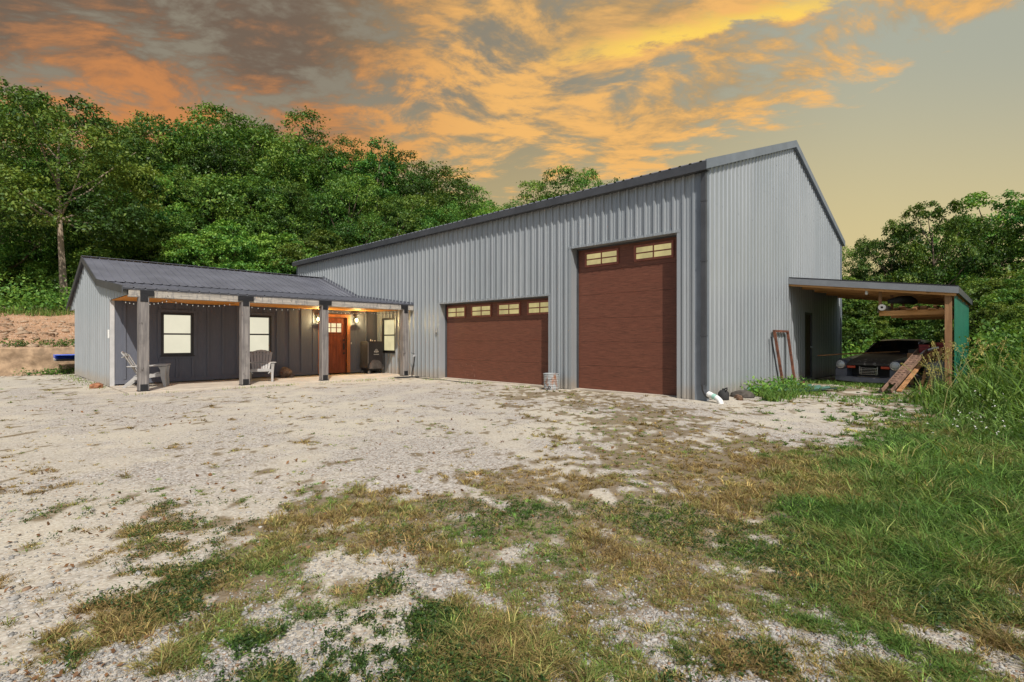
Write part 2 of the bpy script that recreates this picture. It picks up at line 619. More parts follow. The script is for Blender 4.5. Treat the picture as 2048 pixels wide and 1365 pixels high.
M['wall'] = metal_wall('grey_wall_metal', (0.305, 0.332, 0.352, 1), (0.362, 0.386, 0.404, 1))
M['trim'] = simple('slate_trim', (0.18, 0.205, 0.235, 1), 0.45, 0.2, 0.12, 2)
M['roof'] = simple('charcoal_roof', (0.150, 0.154, 0.180, 1), 0.42, 0.2, 0.15, 1.2, 0.05)
M['fascia'] = simple('dark_fascia', (0.058, 0.061, 0.068, 1), 0.5, 0.1, 0.15, 2)
M['black'] = simple('black_steel', (0.016, 0.016, 0.018, 1), 0.5, 0.2, 0.2, 8)
M['concrete'] = simple('concrete', (0.47, 0.41, 0.33, 1), 0.9, 0, 0.14, 2.5, 0.3, dirt=((0.28, 0.23, 0.17, 1), 0.5))
M['white'] = simple('white_plastic', (0.75, 0.75, 0.72, 1), 0.45, 0, 0.06, 6)
M['frameblack'] = simple('black_window_frame', (0.022, 0.022, 0.026, 1), 0.4, 0, 0.15, 8)
M['greenmetal'] = simple('green_metal', (0.016, 0.125, 0.075, 1), 0.45, 0.1, 0.12, 2)
M['rust'] = simple('rusty_steel', (0.15, 0.055, 0.03, 1), 0.85, 0.1, 0.45, 9, 0.4)
M['rustplank'] = simple('rusty_ramp', (0.20, 0.118, 0.080, 1), 0.85, 0.1, 0.35, 9, 0.4)
M['bluemetal'] = simple('blue_metal', (0.05, 0.12, 0.55, 1), 0.4, 0.1, 0.1, 3)
M['chair'] = simple('grey_resin', (0.36, 0.35, 0.335, 1), 0.6, 0, 0.06, 5, 0.05)
M['rubber'] = simple('black_rubber', (0.02, 0.02, 0.02, 1), 0.75, 0, 0.2, 9)
M['red'] = simple('red_paint', (0.33, 0.02, 0.02, 1), 0.45, 0, 0.2, 6)
M['bark'] = simple('bark', (0.15, 0.11, 0.08, 1), 0.95, 0, 0.4, 5, 0.9, (3, 3, 0.5))
M['barkpale'] = simple('pale_bark', (0.30, 0.235, 0.17, 1), 0.95, 0, 0.35, 5, 0.9, (3, 3, 0.5))
M['rock'] = simple('red_sandstone', (0.30, 0.13, 0.065, 1), 0.9, 0, 0.4, 6, 0.8)
M['chrome'] = simple('chrome', (0.6, 0.6, 0.6, 1), 0.2, 1.0, 0.1, 8, 0.02)
M['galv'] = simple('galvanised', (0.45, 0.46, 0.47, 1), 0.45, 0.6, 0.15, 10)


def wood(name, c0, c1, axis, knots=(0.06, 0.05, 0.045, 1), rough=0.8, grain=1.0):
    def f(q):
        v = objc(q)
        st = [14, 14, 14]
        st[axis] = 0.7
        n = q.noise(q.mapping(v, st), 1.6, 7, 0.65, 0.4)
        n2 = q.noise(v, 3.0, 5, 0.6)
        c = q.mix(q.step(n, 0.3, 0.7), c0, c1)
        c = q.mix(q.math('MULTIPLY', q.step(n2, 0.5, 0.75), 0.45), c, tuple(x * 0.55 for x in c0[:3]) + (1,))
        st2 = [6, 6, 6]
        st2[axis] = 3
        k = q.step(q.noise(q.mapping(v, st2), 1.5, 3, 0.5), 0.66, 0.74)
        c = q.mix(q.math('MULTIPLY', k, 0.75 * grain), c, knots)
        return prin(q, c, rough, 0, bump(q, n, 0.4, 0.006), 0.25)
    return matx(name, f)


M['postwood'] = wood('weathered_post', (0.12, 0.11, 0.108, 1), (0.28, 0.255, 0.235, 1), 2)


def stained_beam():
    def f(q):
        v = objc(q)
        n = q.noise(q.mapping(v, (1.2, 8, 14)), 1.8, 7, 0.7, 0.4)
        c = q.mix(q.step(n, 0.3, 0.7), (0.24, 0.22, 0.20, 1), (0.46, 0.42, 0.36, 1))
        drip = q.noise(q.mapping(v, (7, 5, 1.6)), 2.0, 7, 0.72)
        c = q.mix(q.math('MULTIPLY', q.step(drip, 0.50, 0.66), 0.8), c, (0.10, 0.105, 0.125, 1))
        c = q.mix(q.math('MULTIPLY', q.step(q.noise(q.mapping(v, (11, 4, 9)), 1.6, 4, 0.6), 0.64, 0.70), 0.8), c, (0.06, 0.05, 0.045, 1))
        return prin(q, c, 0.85, 0, bump(q, n, 0.4, 0.006), 0.25)
    return matx('stained_beam', f)


M['beamwood'] = stained_beam()
M['pine'] = wood('orange_pine', (0.60, 0.22, 0.035, 1), (0.80, 0.34, 0.065, 1), 0, (0.25, 0.09, 0.03, 1), 0.6, 0.6)
M['pine_y'] = wood('pine_rafter', (0.50, 0.24, 0.08, 1), (0.72, 0.38, 0.15, 1), 1, (0.16, 0.07, 0.03, 1), 0.7, 0.8)
M['treated'] = wood('brown_post', (0.22, 0.115, 0.055, 1), (0.36, 0.20, 0.10, 1), 2, (0.1, 0.05, 0.03, 1))
M['lumber'] = wood('lumber', (0.30, 0.14, 0.06, 1), (0.55, 0.30, 0.14, 1), 1, (0.12, 0.06, 0.03, 1))
M['doorwood'] = wood('cherry_door', (0.13, 0.036, 0.018, 1), (0.25, 0.070, 0.032, 1), 2, (0.10, 0.03, 0.01, 1), 0.35)
M['casing'] = wood('door_casing', (0.32, 0.115, 0.045, 1), (0.44, 0.175, 0.07, 1), 2, (0.2, 0.07, 0.03, 1), 0.45)


def siding():
    def f(q):
        v = objc(q)
        n = q.noise(q.mapping(v, (10, 10, 1.2)), 2.5, 7, 0.7)
        n2 = q.noise(v, 40, 4, 0.7)
        c = q.mix(n, (0.068, 0.078, 0.108, 1), (0.150, 0.165, 0.205, 1))
        c = q.mix(q.math('MULTIPLY', n2, 0.35), c, (0.16, 0.15, 0.15, 1))
        return prin(q, c, 0.8, 0, bump(q, q.math('ADD', n, n2), 0.35, 0.005), 0.3)
    return matx('dark_siding', f)


M['siding'] = siding()


def garage():
    def f(q):
        v = objc(q)
        n = q.noise(q.mapping(v, (1, 2.2, 46)), 1.6, 7, 0.7)
        n2 = q.noise(q.mapping(v, (1, 0.7, 5)), 1.4, 5, 0.6)
        n3 = q.noise(q.mapping(v, (1, 9, 70)), 1.2, 4, 0.7)
        c = q.mix(q.step(n, 0.28, 0.72), (0.080, 0.030, 0.018, 1), (0.205, 0.074, 0.044, 1))
        c = q.mix(q.math('MULTIPLY', q.step(n2, 0.4, 0.7), 0.35), c, (0.14, 0.045, 0.027, 1))
        c = q.mix(q.math('MULTIPLY', q.step(n3, 0.52, 0.72), 0.55), c, (0.06, 0.022, 0.016, 1))
        # scuffs low on the door
        sp = q.n('ShaderNodeSeparateXYZ')
        q.put(sp.inputs[0], v)
        low = q.math('MULTIPLY', q.step(sp.outputs[2], 0.75, 0.15), q.step(q.math('ABSOLUTE', q.math('SUBTRACT', sp.outputs[1], 12.35)), 0.55, 0.1))
        sc = q.math('MULTIPLY', q.step(q.noise(q.mapping(v, (1, 3, 2)), 5, 6, 0.7), 0.60, 0.66), low)
        c = q.mix(q.math('MULTIPLY', sc, 0.6), c, (0.5, 0.36, 0.30, 1))
        return prin(q, c, 0.5, 0, bump(q, n, 0.25, 0.004), 0.35)
    return matx('mahogany_garage_door', f)


M['garage'] = garage()
M['garagetrim'] = simple('garage_window_trim', (0.24, 0.07, 0.04, 1), 0.45, 0, 0.2, 10)


def glow_pane(name, col, strength, var=0.25):
    """a glossy pane that glows"""
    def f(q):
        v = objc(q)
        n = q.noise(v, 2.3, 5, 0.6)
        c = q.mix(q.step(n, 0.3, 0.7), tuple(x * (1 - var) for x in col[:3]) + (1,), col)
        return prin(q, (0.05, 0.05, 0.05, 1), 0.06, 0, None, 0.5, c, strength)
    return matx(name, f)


M['blind'] = glow_pane('blind_lit_pane', lin(244, 238, 212), 0.90, 0.07)
M['room'] = glow_pane('room_lit_pane', lin(244, 232, 182), 0.85, 0.18)
M['gpane'] = glow_pane('garage_sky_glow_pane', lin(230, 212, 144), 0.72, 0.34)  # emission stands in for the warm sky reflected in the garage-door glass
M['dglass'] = glow_pane('door_lit_pane', lin(255, 240, 190), 1.0, 0.3)


def emit(name, col, strength):
    def f(q):
        e = q.n('ShaderNodeEmission')
        e.inputs[0].default_value = col
        e.inputs[1].default_value = strength
        return e.outputs[0]
    return matx(name, f)


M['bulb'] = emit('lit_bulb', (1.0, 0.80, 0.40, 1), 14.0)
M['fairy'] = emit('string_bulb', (1.0, 0.93, 0.8, 1), 0.6)


def leafmat(name, trans=0.28, rough=0.5, randv=0.8):
    def f(q):
        att = q.n('ShaderNodeAttribute', attribute_name='tint').outputs['Color']
        oi = q.n('ShaderNodeObjectInfo').outputs['Random']
        h = q.n('ShaderNodeHueSaturation')
        q.put(h.inputs['Color'], att)
        q.put(h.inputs['Hue'], q.math('ADD', 0.5 - 0.02, q.math('MULTIPLY', oi, 0.035)))
        q.put(h.inputs['Value'], q.math('ADD', 1 - randv / 2, q.math('MULTIPLY', oi, randv)))
        c = h.outputs[0]
        p = prin(q, c, rough, 0, None, 0.3)
        t = q.n('ShaderNodeBsdfTranslucent')
        q.put(t.inputs[0], q.mix(1.0, c, (1.25, 1.2, 0.6, 1), 'MULTIPLY'))
        m = q.n('ShaderNodeMixShader')
        m.inputs[0].default_value = trans
        q.t.links.new(p, m.inputs[1])
        q.t.links.new(t.outputs[0], m.inputs[2])
        return m.outputs[0]
    return matx(name, f)


M['leaf'] = leafmat('leaf')
M['grass'] = leafmat('grass_blade', 0.30, 0.6, 0.0)


def stonemat():
    def f(q):
        att = q.n('ShaderNodeAttribute', attribute_name='tint').outputs['Color']
        v = objc(q)
        c = q.mix(q.noise(v, 60, 4, 0.7), att, q.mix(1.0, att, (0.75, 0.72, 0.68, 1), 'MULTIPLY'))
        return prin(q, c, 0.9, 0, None, 0.2)
    return matx('gravel_stone', f)


M['stone'] = stonemat()

# ------------------------------------------------------------------ ribbed sheets


def rib_profile(s0, s1, pitch, ribh, ribw, minor=0.0, breaks=()):
    """list of (s, out) along a ribbed sheet"""
    pts = []
    k0 = int(math.floor(s0 / pitch)) - 1
    k1 = int(math.ceil(s1 / pitch)) + 1
    for k in range(k0, k1):
        c = k * pitch
        pts += [(c - ribw * 0.5, 0), (c - ribw * 0.28, ribh), (c + ribw * 0.28, ribh), (c + ribw * 0.5, 0)]
        if minor:
            for j in (1, 2):
                m = c + pitch * (0.12 + 0.88 * j / 3 - 0.06)
                pts += [(m - 0.016, 0), (m - 0.008, minor), (m + 0.008, minor), (m + 0.016, 0)]
    pts.sort()
    S_ = np.array([p[0] for p in pts])
    O_ = np.array([p[1] for p in pts])
    ss = sorted(set([s0, s1] + [p[0] for p in pts if s0 < p[0] < s1] + [b for b in breaks if s0 < b < s1]))
    return [(s, float(np.interp(s, S_, O_))) for s in ss]


def ribbed_wall(mb, mp, s0, s1, zb, zt, pitch=0.2286, ribh=0.042, ribw=0.072, minor=0.010, holes=(), flip=False):
    """mp(s, out, z) -> point; zb/zt: functions of s; holes: (sa, sb, za, zb)"""
    br = []
    for h in holes:
        br += [h[0], h[1]]
    pr = rib_profile(s0, s1, pitch, ribh, ribw, minor, br)
    for (a, oa), (b, ob) in zip(pr, pr[1:]):
        m = (a + b) / 2
        spans = [(zb(a), zt(a), zb(b), zt(b))]
        for h in holes:
            if h[0] <= m <= h[1]:
                new = []
                for sp in spans:
                    if h[2] > sp[0] + 1e-4:
                        new.append((sp[0], h[2], sp[2], h[2]))
                    if h[3] < sp[1] - 1e-4:
                        new.append((h[3], sp[1], h[3], sp[3]))
                spans = new
        for za0, za1, zb0, zb1 in spans:
            mb.add([mp(a, oa, za0), mp(b, ob, zb0), mp(b, ob, zb1), mp(a, oa, za1)], [(0, 1, 2, 3)])
    return mb


def plane_x(c):      # wall facing -x at x = c; s runs along y
    return lambda s, o, z: (c - o, s, z)


def plane_y(c):      # wall facing -y at y = c; s runs along x
    return lambda s, o, z: (s, c - o, z)


def pbox(mb, mp, s0, s1, o0, o1, z0, z1):
    a, b = mp(s0, o0, z0), mp(s1, o1, z1)
    return mb.box([min(a[i], b[i]) for i in range(3)], [max(a[i], b[i]) for i in range(3)])


def frame(mb, mp, s0, s1, z0, z1, w, o0, o1, bars_s=(), bars_z=(), bw=0.03, bo=0.008):
    pbox(mb, mp, s0, s1, o0, o1, z0, z0 + w)
    pbox(mb, mp, s0, s1, o0, o1, z1 - w, z1)
    pbox(mb, mp, s0, s0 + w, o0, o1, z0 + w, z1 - w)
    pbox(mb, mp, s1 - w, s1, o0, o1, z0 + w, z1 - w)
    for b in bars_s:
        pbox(mb, mp, b - bw / 2, b + bw / 2, o0, o1 - bo, z0 + w, z1 - w)
    for b in bars_z:
        pbox(mb, mp, s0 + w, s1 - w, o0, o1 - bo * 1.6, b - bw / 2, b + bw / 2)
    return mb


# ------------------------------------------------------------------ main barn
X0, Y0, X1, Y1 = 10.5, 4.55, 22.4, 24.4
EAVE, APEX = 4.98, 7.0
XM = (X0 + X1) / 2
slope = (APEX - EAVE) / (XM - X0)
barn = empty('metal_barn', ((X0 + X1) / 2, (Y0 + Y1) / 2, 0), 'tall grey ribbed metal barn with two brown garage doors', 'barn')
WD = (8.80, 13.44, 0.0, 2.45)      # wide garage door opening
TD = (5.18, 8.04, 0.0, 3.60)       # tall garage door opening
PW = (16.02, 16.92, 0.82, 2.08)    # window under the porch
mpx = plane_x(X0)
mb = MB()
ribbed_wall(mb, mpx, Y0 + 0.13, Y1 - 0.06, lambda s: 0.02, lambda s: EAVE - 0.02, holes=(WD, TD, PW))
mb.build('front_wall', M['wall'], barn, fix=False)
mpy = plane_y(Y0)
gtop = lambda s: EAVE - 0.03 + slope * (min(s, X1) - X0 if s < XM else X1 - s)
mb = MB()
SD = (17.62, 18.44, 0.08, 2.13)
ribbed_wall(mb, mpy, X0 + 0.09, XM, lambda s: 0.02, gtop, ribh=0.020, pitch=0.2286, ribw=0.115, minor=0, holes=(SD,))
ribbed_wall(mb, mpy, XM, X1, lambda s: 0.02, gtop, ribh=0.020, pitch=0.2286, ribw=0.115, minor=0, holes=(SD,))
mb.build('gable_wall', M['wall'], barn, fix=False)
mb = MB()
mb.add([(X1, Y0, 0), (X1, Y1, 0), (X1, Y1, EAVE), (X1, Y0, EAVE)], [(0, 1, 2, 3)])
mb.add([(X0, Y1, 0), (X1, Y1, 0), (X1, Y1, EAVE), (XM, Y1, APEX), (X0, Y1, EAVE)], [(0, 1, 2, 3, 4)])
mb.build('rear_wall', M['wall'], barn, fix=False)
mb = MB().box((X0 + 0.25, Y0 + 0.2, -0.1), (X1 - 0.1, Y1 - 0.1, 0.03))
mb.build('floor_slab', M['concrete'], barn)
# roof: ribbed, with overhang at eaves
OH, RO = 0.20, 0.10


def roofmap(sign):
    def f(s, o, t):      # s along y, t run from eave
        x = (X0 - OH + t) if sign < 0 else (X1 + OH - t)
        return (x, s, EAVE + slope * (t - OH) + 0.03 + o)
    return f


mb = MB()
run = XM - X0 + OH
for sg in (-1, 1):
    ribbed_wall(mb, roofmap(sg), Y0 - RO, Y1 + RO, lambda s: 0.0, lambda s: run, pitch=0.2286, ribh=0.02, ribw=0.07, minor=0)
mb.build('roof', M['roof'], barn, fix=False)
mb = MB()
# eave fascia and soffit strip
ef = EAVE - slope * OH
mb.box((X0 - OH - 0.012, Y0 - RO, ef - 0.15), (X0 - OH + 0.012, Y1 + RO, ef + 0.022))
mb.box((X0 - OH + 0.013, Y0 - RO + 0.02, ef - 0.14), (X0 + 0.0, Y1 + RO - 0.02, ef - 0.125))
mb.build('eave_fascia', M['fascia'], barn)
mb = MB()
for a, b in (((X0 - OH, ef), (XM, APEX)), ((X1 + OH, ef), (XM, APEX))):
    mb.add([(a[0], Y0 - RO - 0.004, a[1] - 0.14), (b[0], Y0 - RO - 0.004, b[1] - 0.13), (b[0], Y0 - RO - 0.004, b[1] + 0.07), (a[0], Y0 - RO - 0.004, a[1] + 0.06),
            (a[0], Y0 - RO + 0.02, a[1] - 0.14), (b[0], Y0 - RO + 0.02, b[1] - 0.13), (b[0], Y0 - RO + 0.02, b[1] + 0.07), (a[0], Y0 - RO + 0.02, a[1] + 0.06)],
           [(0, 1, 2, 3), (4, 5, 6, 7), (0, 1, 5, 4), (2, 3, 7, 6), (1, 2, 6, 5), (0, 3, 7, 4)])
    mb.add([(a[0], Y0 - RO + 0.021, a[1] - 0.12), (b[0], Y0 - RO + 0.021, b[1] - 0.11), (b[0], Y0 + 0.0, b[1] - 0.11), (a[0], Y0 + 0.0, a[1] - 0.12)], [(0, 1, 2, 3)])
mb.build('rake_trim', M['trim'], barn)
mb = MB()
mb.box((X0 - 0.030, Y0 - 0.030, 0.01), (X0 - 0.002, Y0 + 0.25, ef - 0.15))
mb.box((X0 - 0.001, Y0 - 0.030, 0.01), (X0 + 0.10, Y0 - 0.002, EAVE - 0.1))
mb.build('corner_trim', M['trim'], barn)
mb = MB().box((X0 - 0.028, Y1 - 0.10, 0.01), (X0 - 0.002, Y1 + 0.02, EAVE - 0.25))
mb.build('corner_trim', M['trim'], barn)
mb = MB().box((X1 - 0.10, Y0 - 0.030, 0.01), (X1 + 0.025, Y0 - 0.002, EAVE - 0.1))
mb.build('corner_trim', M['trim'], barn)
mb = MB()
mb.box((X0 - 0.105, Y0 - 0.04, 0.32), (X0 - 0.030, Y0 + 0.06, ef - 0.16))
for z in (4.15, 1.35, 2.9):
    mb.box((X0 - 0.112, Y0 - 0.047, z), (X0 - 0.028, Y0 + 0.067, z + 0.03))
mb.tube([(X0 - 0.068, Y0 + 0.01, 0.34), (X0 - 0.07, Y0 + 0.0, 0.24), (X0 - 0.10, Y0 - 0.06, 0.15), (X0 - 0.13, Y0 - 0.12, 0.12)], 0.055, 8)
mb.build('downspout', M['fascia'], barn)


def jamb(op, name):
    mb = MB()
    s0, s1, z0, z1 = op
    d = 0.26
    pbox(mb, mpx, s0 - 0.085, s0, -d, 0.024, 0.0, z1 + 0.0)
    pbox(mb, mpx, s1, s1 + 0.085, -d, 0.024, 0.0, z1 + 0.0)
    pbox(mb, mpx, s0 - 0.085, s1 + 0.085, -d, 0.030, z1 + 0.001, z1 + 0.06)
    return mb.build(name, M['wall'], barn)


def garage_door(op, wins, wz, label, nsec):
    s0, s1, z0, z1 = op
    mp = lambda s, o, z: (X0 + 0.25 - o, s, z)
    mb = MB()
    hs = (z1 - 0.03) / nsec
    for i in range(nsec):
        pbox(mb, mp, s0 - 0.02, s1 + 0.02, -0.04, 0.0, 0.035 + i * hs, 0.035 + (i + 1) * hs - 0.004)
    g = mb.build('garage_door', M['garage'], barn, bevel=0.003)
    g['label'] = label
    for a, b in wins:
        f = MB()
        frame(f, mp, a, b, wz[0], wz[1], 0.055, 0.001, 0.030, [(a + b) / 2], [(wz[0] + wz[1]) / 2], 0.03, 0.006)
        f.build('window_frame', M['garagetrim'], g, bevel=0.004)
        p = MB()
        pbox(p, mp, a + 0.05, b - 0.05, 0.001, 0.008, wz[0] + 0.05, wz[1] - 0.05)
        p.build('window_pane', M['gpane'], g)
    sl_ = MB()
    pbox(sl_, mp, s0 - 0.01, s1 + 0.01, -0.05, 0.14, 0.0, 0.034)
    sl_.build('threshold', M['concrete'], g)
    ws = MB()
    pbox(ws, mp, s0, s0 + 0.035, 0.001, 0.05, 0.036, z1)
    pbox(ws, mp, s1 - 0.035, s1, 0.001, 0.05, 0.036, z1)
    pbox(ws, mp, s0 + 0.036, s1 - 0.036, 0.001, 0.05, z1 - 0.03, z1)
    ws.build('weather_strip', M['fascia'], g)
    return g


jamb(WD, 'door_jamb')
jamb(TD, 'door_jamb')
ww = 0.93
gap = (WD[1] - WD[0] - 4 * ww) / 5
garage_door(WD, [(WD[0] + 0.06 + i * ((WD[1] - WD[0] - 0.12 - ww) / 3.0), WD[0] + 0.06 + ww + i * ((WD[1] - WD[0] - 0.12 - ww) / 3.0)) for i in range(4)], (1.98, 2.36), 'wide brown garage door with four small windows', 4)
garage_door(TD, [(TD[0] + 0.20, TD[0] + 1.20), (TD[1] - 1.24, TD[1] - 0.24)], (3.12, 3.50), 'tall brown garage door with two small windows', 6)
# seam shadows come from the section gaps; header screws
mb = MB()
for op in (TD, WD):
    for s in np.arange(op[0] + 0.12, op[1], 0.2286):
        pbox(mb, mpx, s, s + 0.012, 0.0, 0.008, op[3] + 0.10, op[3] + 0.112)
for z in (1.15, 2.1, 3.2, 4.2):
    for k in range(int((Y0 + 0.4) / 0.2286), int(Y1 / 0.2286)):
        s = k * 0.2286 + 0.06
        if WD[0] - 0.1 < s < WD[1] + 0.1 and z < 2.55 or TD[0] - 0.1 < s < TD[1] + 0.1 and z < 3.7 or PW[0] - 0.1 < s < PW[1] + 0.1:
            continue
        pbox(mb, mpx, s, s + 0.012, 0.0, 0.007, z, z + 0.012)
for z in (0.6, 1.5, 2.4, 3.3, 4.2, 5.1, 6.0):
    for k in range(int((X0 + 0.2) / 0.3048) + 1, int(X1 / 0.3048)):
        s = k * 0.3048 + 0.075
        if z < gtop(s) - 0.25 and not (SD[0] - 0.1 < s < SD[1] + 0.1 and z < 2.3):
            pbox(mb, mpy, s, s + 0.014, 0.0, 0.007, z, z + 0.014)
tag(mb.build('screw', M['trim'], barn), kind='stuff')
k = MB()
pbox(k, mpx, WD[1] + 0.115, WD[1] + 0.195, 0.024, 0.05, 1.46, 1.66)
kp = k.build('keypad', M['galv'], barn, bevel=0.006)
b_ = MB()
pbox(b_, mpx, WD[1] + 0.135, WD[1] + 0.175, 0.051, 0.056, 1.47, 1.52)
b_.build('keypad_cover', M['black'], kp)
# side door under the lean-to
mb = MB()
frame(mb, mpy, SD[0], SD[1], SD[2], SD[3], 0.06, -0.06, 0.022)
sd_ = mb.build('side_door_frame', M['fascia'], barn)
mb = MB()
pbox(mb, mpy, SD[0] + 0.06, SD[1] - 0.06, -0.08, -0.02, SD[2] + 0.02, SD[3] - 0.06)
for a in ((SD[0] + 0.14, SD[0] + 0.38), (SD[0] + 0.44, SD[1] - 0.14)):
    for zz in ((0.25, 0.95), (1.1, 1.9)):
        pbox(mb, mpy, a[0], a[1], -0.019, -0.010, SD[2] + zz[0], SD[2] + zz[1])
dd = mb.build('side_door', simple('dark_brown_door', (0.045, 0.022, 0.016, 1), 0.5, 0, 0.2, 6), barn, bevel=0.004)
hb = MB().tube([(SD[1] - 0.13, Y0 + 0.0, 1.05), (SD[1] - 0.13, Y0 - 0.06, 1.05)], 0.028, 10)
hb.build('handle', M['galv'], dd)


def house_window(parent, mp, s0, s1, z0, z1, pane, curtain=False):
    f = MB()
    frame(f, mp, s0, s1, z0, z1, 0.07, -0.05, 0.035, [], [(z0 + z1) / 2], 0.045, 0.008)
    fo = f.build('window', M['frameblack'], parent, bevel=0.004)
    p = MB()
    pbox(p, mp, s0 + 0.06, s1 - 0.06, -0.045, -0.03, z0 + 0.06, z1 - 0.06)
    po = p.build('pane', M[pane], fo)
    si = MB()
    pbox(si, mp, s0 - 0.02, s1 + 0.02, -0.01, 0.06, z0 - 0.03, z0 - 0.001)
    si.build('sill', M['frameblack'], fo)
    return fo


house_window(barn, mpx, PW[0], PW[1], PW[2], PW[3], 'room')
mb = MB()
pbox(mb, mpx, 15.70, 15.82, 0.021, 0.07, 0.62, 0.78)
mb.build('outlet_box', M['galv'], barn, bevel=0.006)

# ------------------------------------------------------------------ annex with porch
AX = 2.42                       # gable face
AYW, AYB = 17.28, 24.55         # porch wall, back wall
RY, RZ = 21.8, 3.96             # ridge
KY, KZ = 18.8, 2.965            # kink between roof and porch roof
FY_, FZ = 14.86, 2.50           # porch roof front edge
BY, BZ = 26.05, 2.52            # back eave
annex = empty('porch_cottage', (6.4, 20.5, 0), 'low grey annex with charcoal roof and a timber porch', 'annex')
roof_z = lambda y: np.interp(y, [FY_, KY, RY, BY], [FZ, KZ, RZ, BZ])
mpg = plane_x(AX)
mb = MB()
SOF = 2.335
ribbed_wall(mb, mpg, AYW + 0.03, AYB, lambda s: 0.02, lambda s: float(roof_z(s)) - 0.05, pitch=0.40, ribh=0.040, ribw=0.12, minor=0)
ribbed_wall(mb, mpg, FY_ + 0.05, AYW + 0.03, lambda s: SOF + 0.012, lambda s: float(roof_z(s)) - 0.05, pitch=0.40, ribh=0.040, ribw=0.12, minor=0)
ribbed_wall(mb, mpg, AYB, BY - 0.05, lambda s: 2.40, lambda s: float(roof_z(s)) - 0.05, pitch=0.40, ribh=0.040, ribw=0.12, minor=0)
mb.build('gable_wall', M['wall'], annex, fix=False)
mb = MB()
mb.box((AX - 0.020, AYW - 0.02, 0.02), (AX + 0.08, AYW + 0.03, SOF))
mb.build('corner_trim', simple('pale_trim', (0.5, 0.5, 0.5, 1), 0.5, 0.1, 0.1, 3), annex)
mb = MB()
mb.add([(AX, AYB, 0), (X0, AYB, 0), (X0, AYB, 2.9), (AX, AYB, 2.9)], [(0, 1, 2, 3)])
mb.build('rear_wall', M['wall'], annex, fix=False)
mb = MB()
mb.add([(AX, AYB + 0.001, 2.395), (X0, AYB + 0.001, 2.395), (X0, BY - 0.03, 2.395), (AX, BY - 0.03, 2.395)], [(0, 1, 2, 3)])
mb.build('eave_soffit', M['trim'], annex, fix=False)
# board and batten wall
mpa = plane_y(AYW)
W1 = (3.55, 4.36, 0.83, 2.06)
W2 = (5.74, 6.58, 0.84, 2.06)
D1 = (8.28, 9.24, 0.06, 2.08)
mb = MB()


def wallrect(mb, mp, s0, s1, z0, z1, holes):
    ss = sorted(set([s0, s1] + [h[i] for h in holes for i in (0, 1)]))
    for a, b in zip(ss, ss[1:]):
        m = (a + b) / 2
        z = z0
        for h in sorted([h for h in holes if h[0] < m < h[1]], key=lambda h: h[2]):
            if h[2] > z + 1e-4:
                pbox(mb, mp, a, b, -0.03, 0.0, z, h[2])
            z = h[3]
        if z < z1 - 1e-4:
            pbox(mb, mp, a, b, -0.03, 0.0, z, z1)


wallrect(mb, mpa, AX + 0.081, X0 - 0.022, 0.08, SOF + 0.1, (W1, W2, D1))
s = AX + 0.30
while s < X0 - 0.1:
    if not any(h[0] - 0.14 < s < h[1] + 0.14 for h in (D1,)):
        segs = [(0.20, SOF)]
        for h in (W1, W2):
            if h[0] - 0.10 < s < h[1] + 0.10:
                segs = [(0.20, h[2] - 0.09), (h[3] + 0.09, SOF)]
        for z0, z1 in segs:
            pbox(mb, mpa, s - 0.030, s + 0.030, 0.0, 0.030, z0, z1)
    s += 0.405
pbox(mb, mpa, AX + 0.081, D1[0] - 0.13, 0.0, 0.018, 0.08, 0.195)
pbox(mb, mpa, D1[1] + 0.13, X0 - 0.022, 0.0, 0.018, 0.08, 0.195)
for h in (W1, W2):
    frame(mb, mpa, h[0] - 0.085, h[1] + 0.085, h[2] - 0.085, h[3] + 0.085, 0.084, 0.0, 0.026)
mb.build('board_wall', M['siding'], annex, bevel=0.003)
for h in (W1, W2):
    house_window(annex, mpa, *h, 'blind')
mb = MB()
pbox(mb, mpa, D1[0] - 0.12, D1[0], -0.03, 0.028, 0.085, D1[3])
pbox(mb, mpa, D1[1], D1[1] + 0.12, -0.03, 0.028, 0.085, D1[3])
pbox(mb, mpa, D1[0] - 0.12, D1[1] + 0.12, -0.03, 0.030, D1[3] + 0.001, D1[3] + 0.11)
mb.build('door_casing', M['casing'], annex, bevel=0.004)
mb = MB()
mpd = plane_y(AYW + 0.05)
wn = (D1[0] + 0.16, D1[1] - 0.16, 1.52, 1.90)
wallrect(mb, mpd, D1[0] + 0.01, D1[1] - 0.01, 0.09, D1[3] - 0.01, (wn,))
for i in range(5):
    a = D1[0] + 0.17 + i * 0.128
    pbox(mb, mpd, a, a + 0.120, 0.0, 0.006, 0.30, 1.40)
pbox(mb, mpd, D1[0] + 0.13, D1[1] - 0.13, 0.0, 0.014, 1.43, 1.50)
fd = mb.build('front_door', M['doorwood'], annex, bevel=0.003)
f = MB()
frame(f, mpd, wn[0], wn[1], wn[2], wn[3], 0.03, -0.03, 0.012, [wn[0] + 0.213, wn[0] + 0.427], [(wn[2] + wn[3]) / 2], 0.026, 0.004)
f.build('window_grid', M['doorwood'], fd)
p = MB()
pbox(p, mpd, wn[0] + 0.02, wn[1] - 0.02, -0.025, -0.015, wn[2] + 0.02, wn[3] - 0.02)
p.build('window_pane', M['dglass'], fd)
h = MB()
pbox(h, mpd, D1[1] - 0.125, D1[1] - 0.07, 0.0, 0.015, 0.92, 1.16)
h.tube([mpd(D1[1] - 0.098, 0.015, 0.95), mpd(D1[1] - 0.098, 0.06, 0.97), mpd(D1[1] - 0.098, 0.06, 1.10), mpd(D1[1] - 0.098, 0.015, 1.12)], 0.012, 6)
pbox(h, mpd, D1[1] - 0.13, D1[1] - 0.065, 0.0, 0.03, 1.24, 1.31)
pbox(h, mpd, D1[1] - 0.13, D1[1] - 0.065, 0.0, 0.03, 0.76, 0.83)
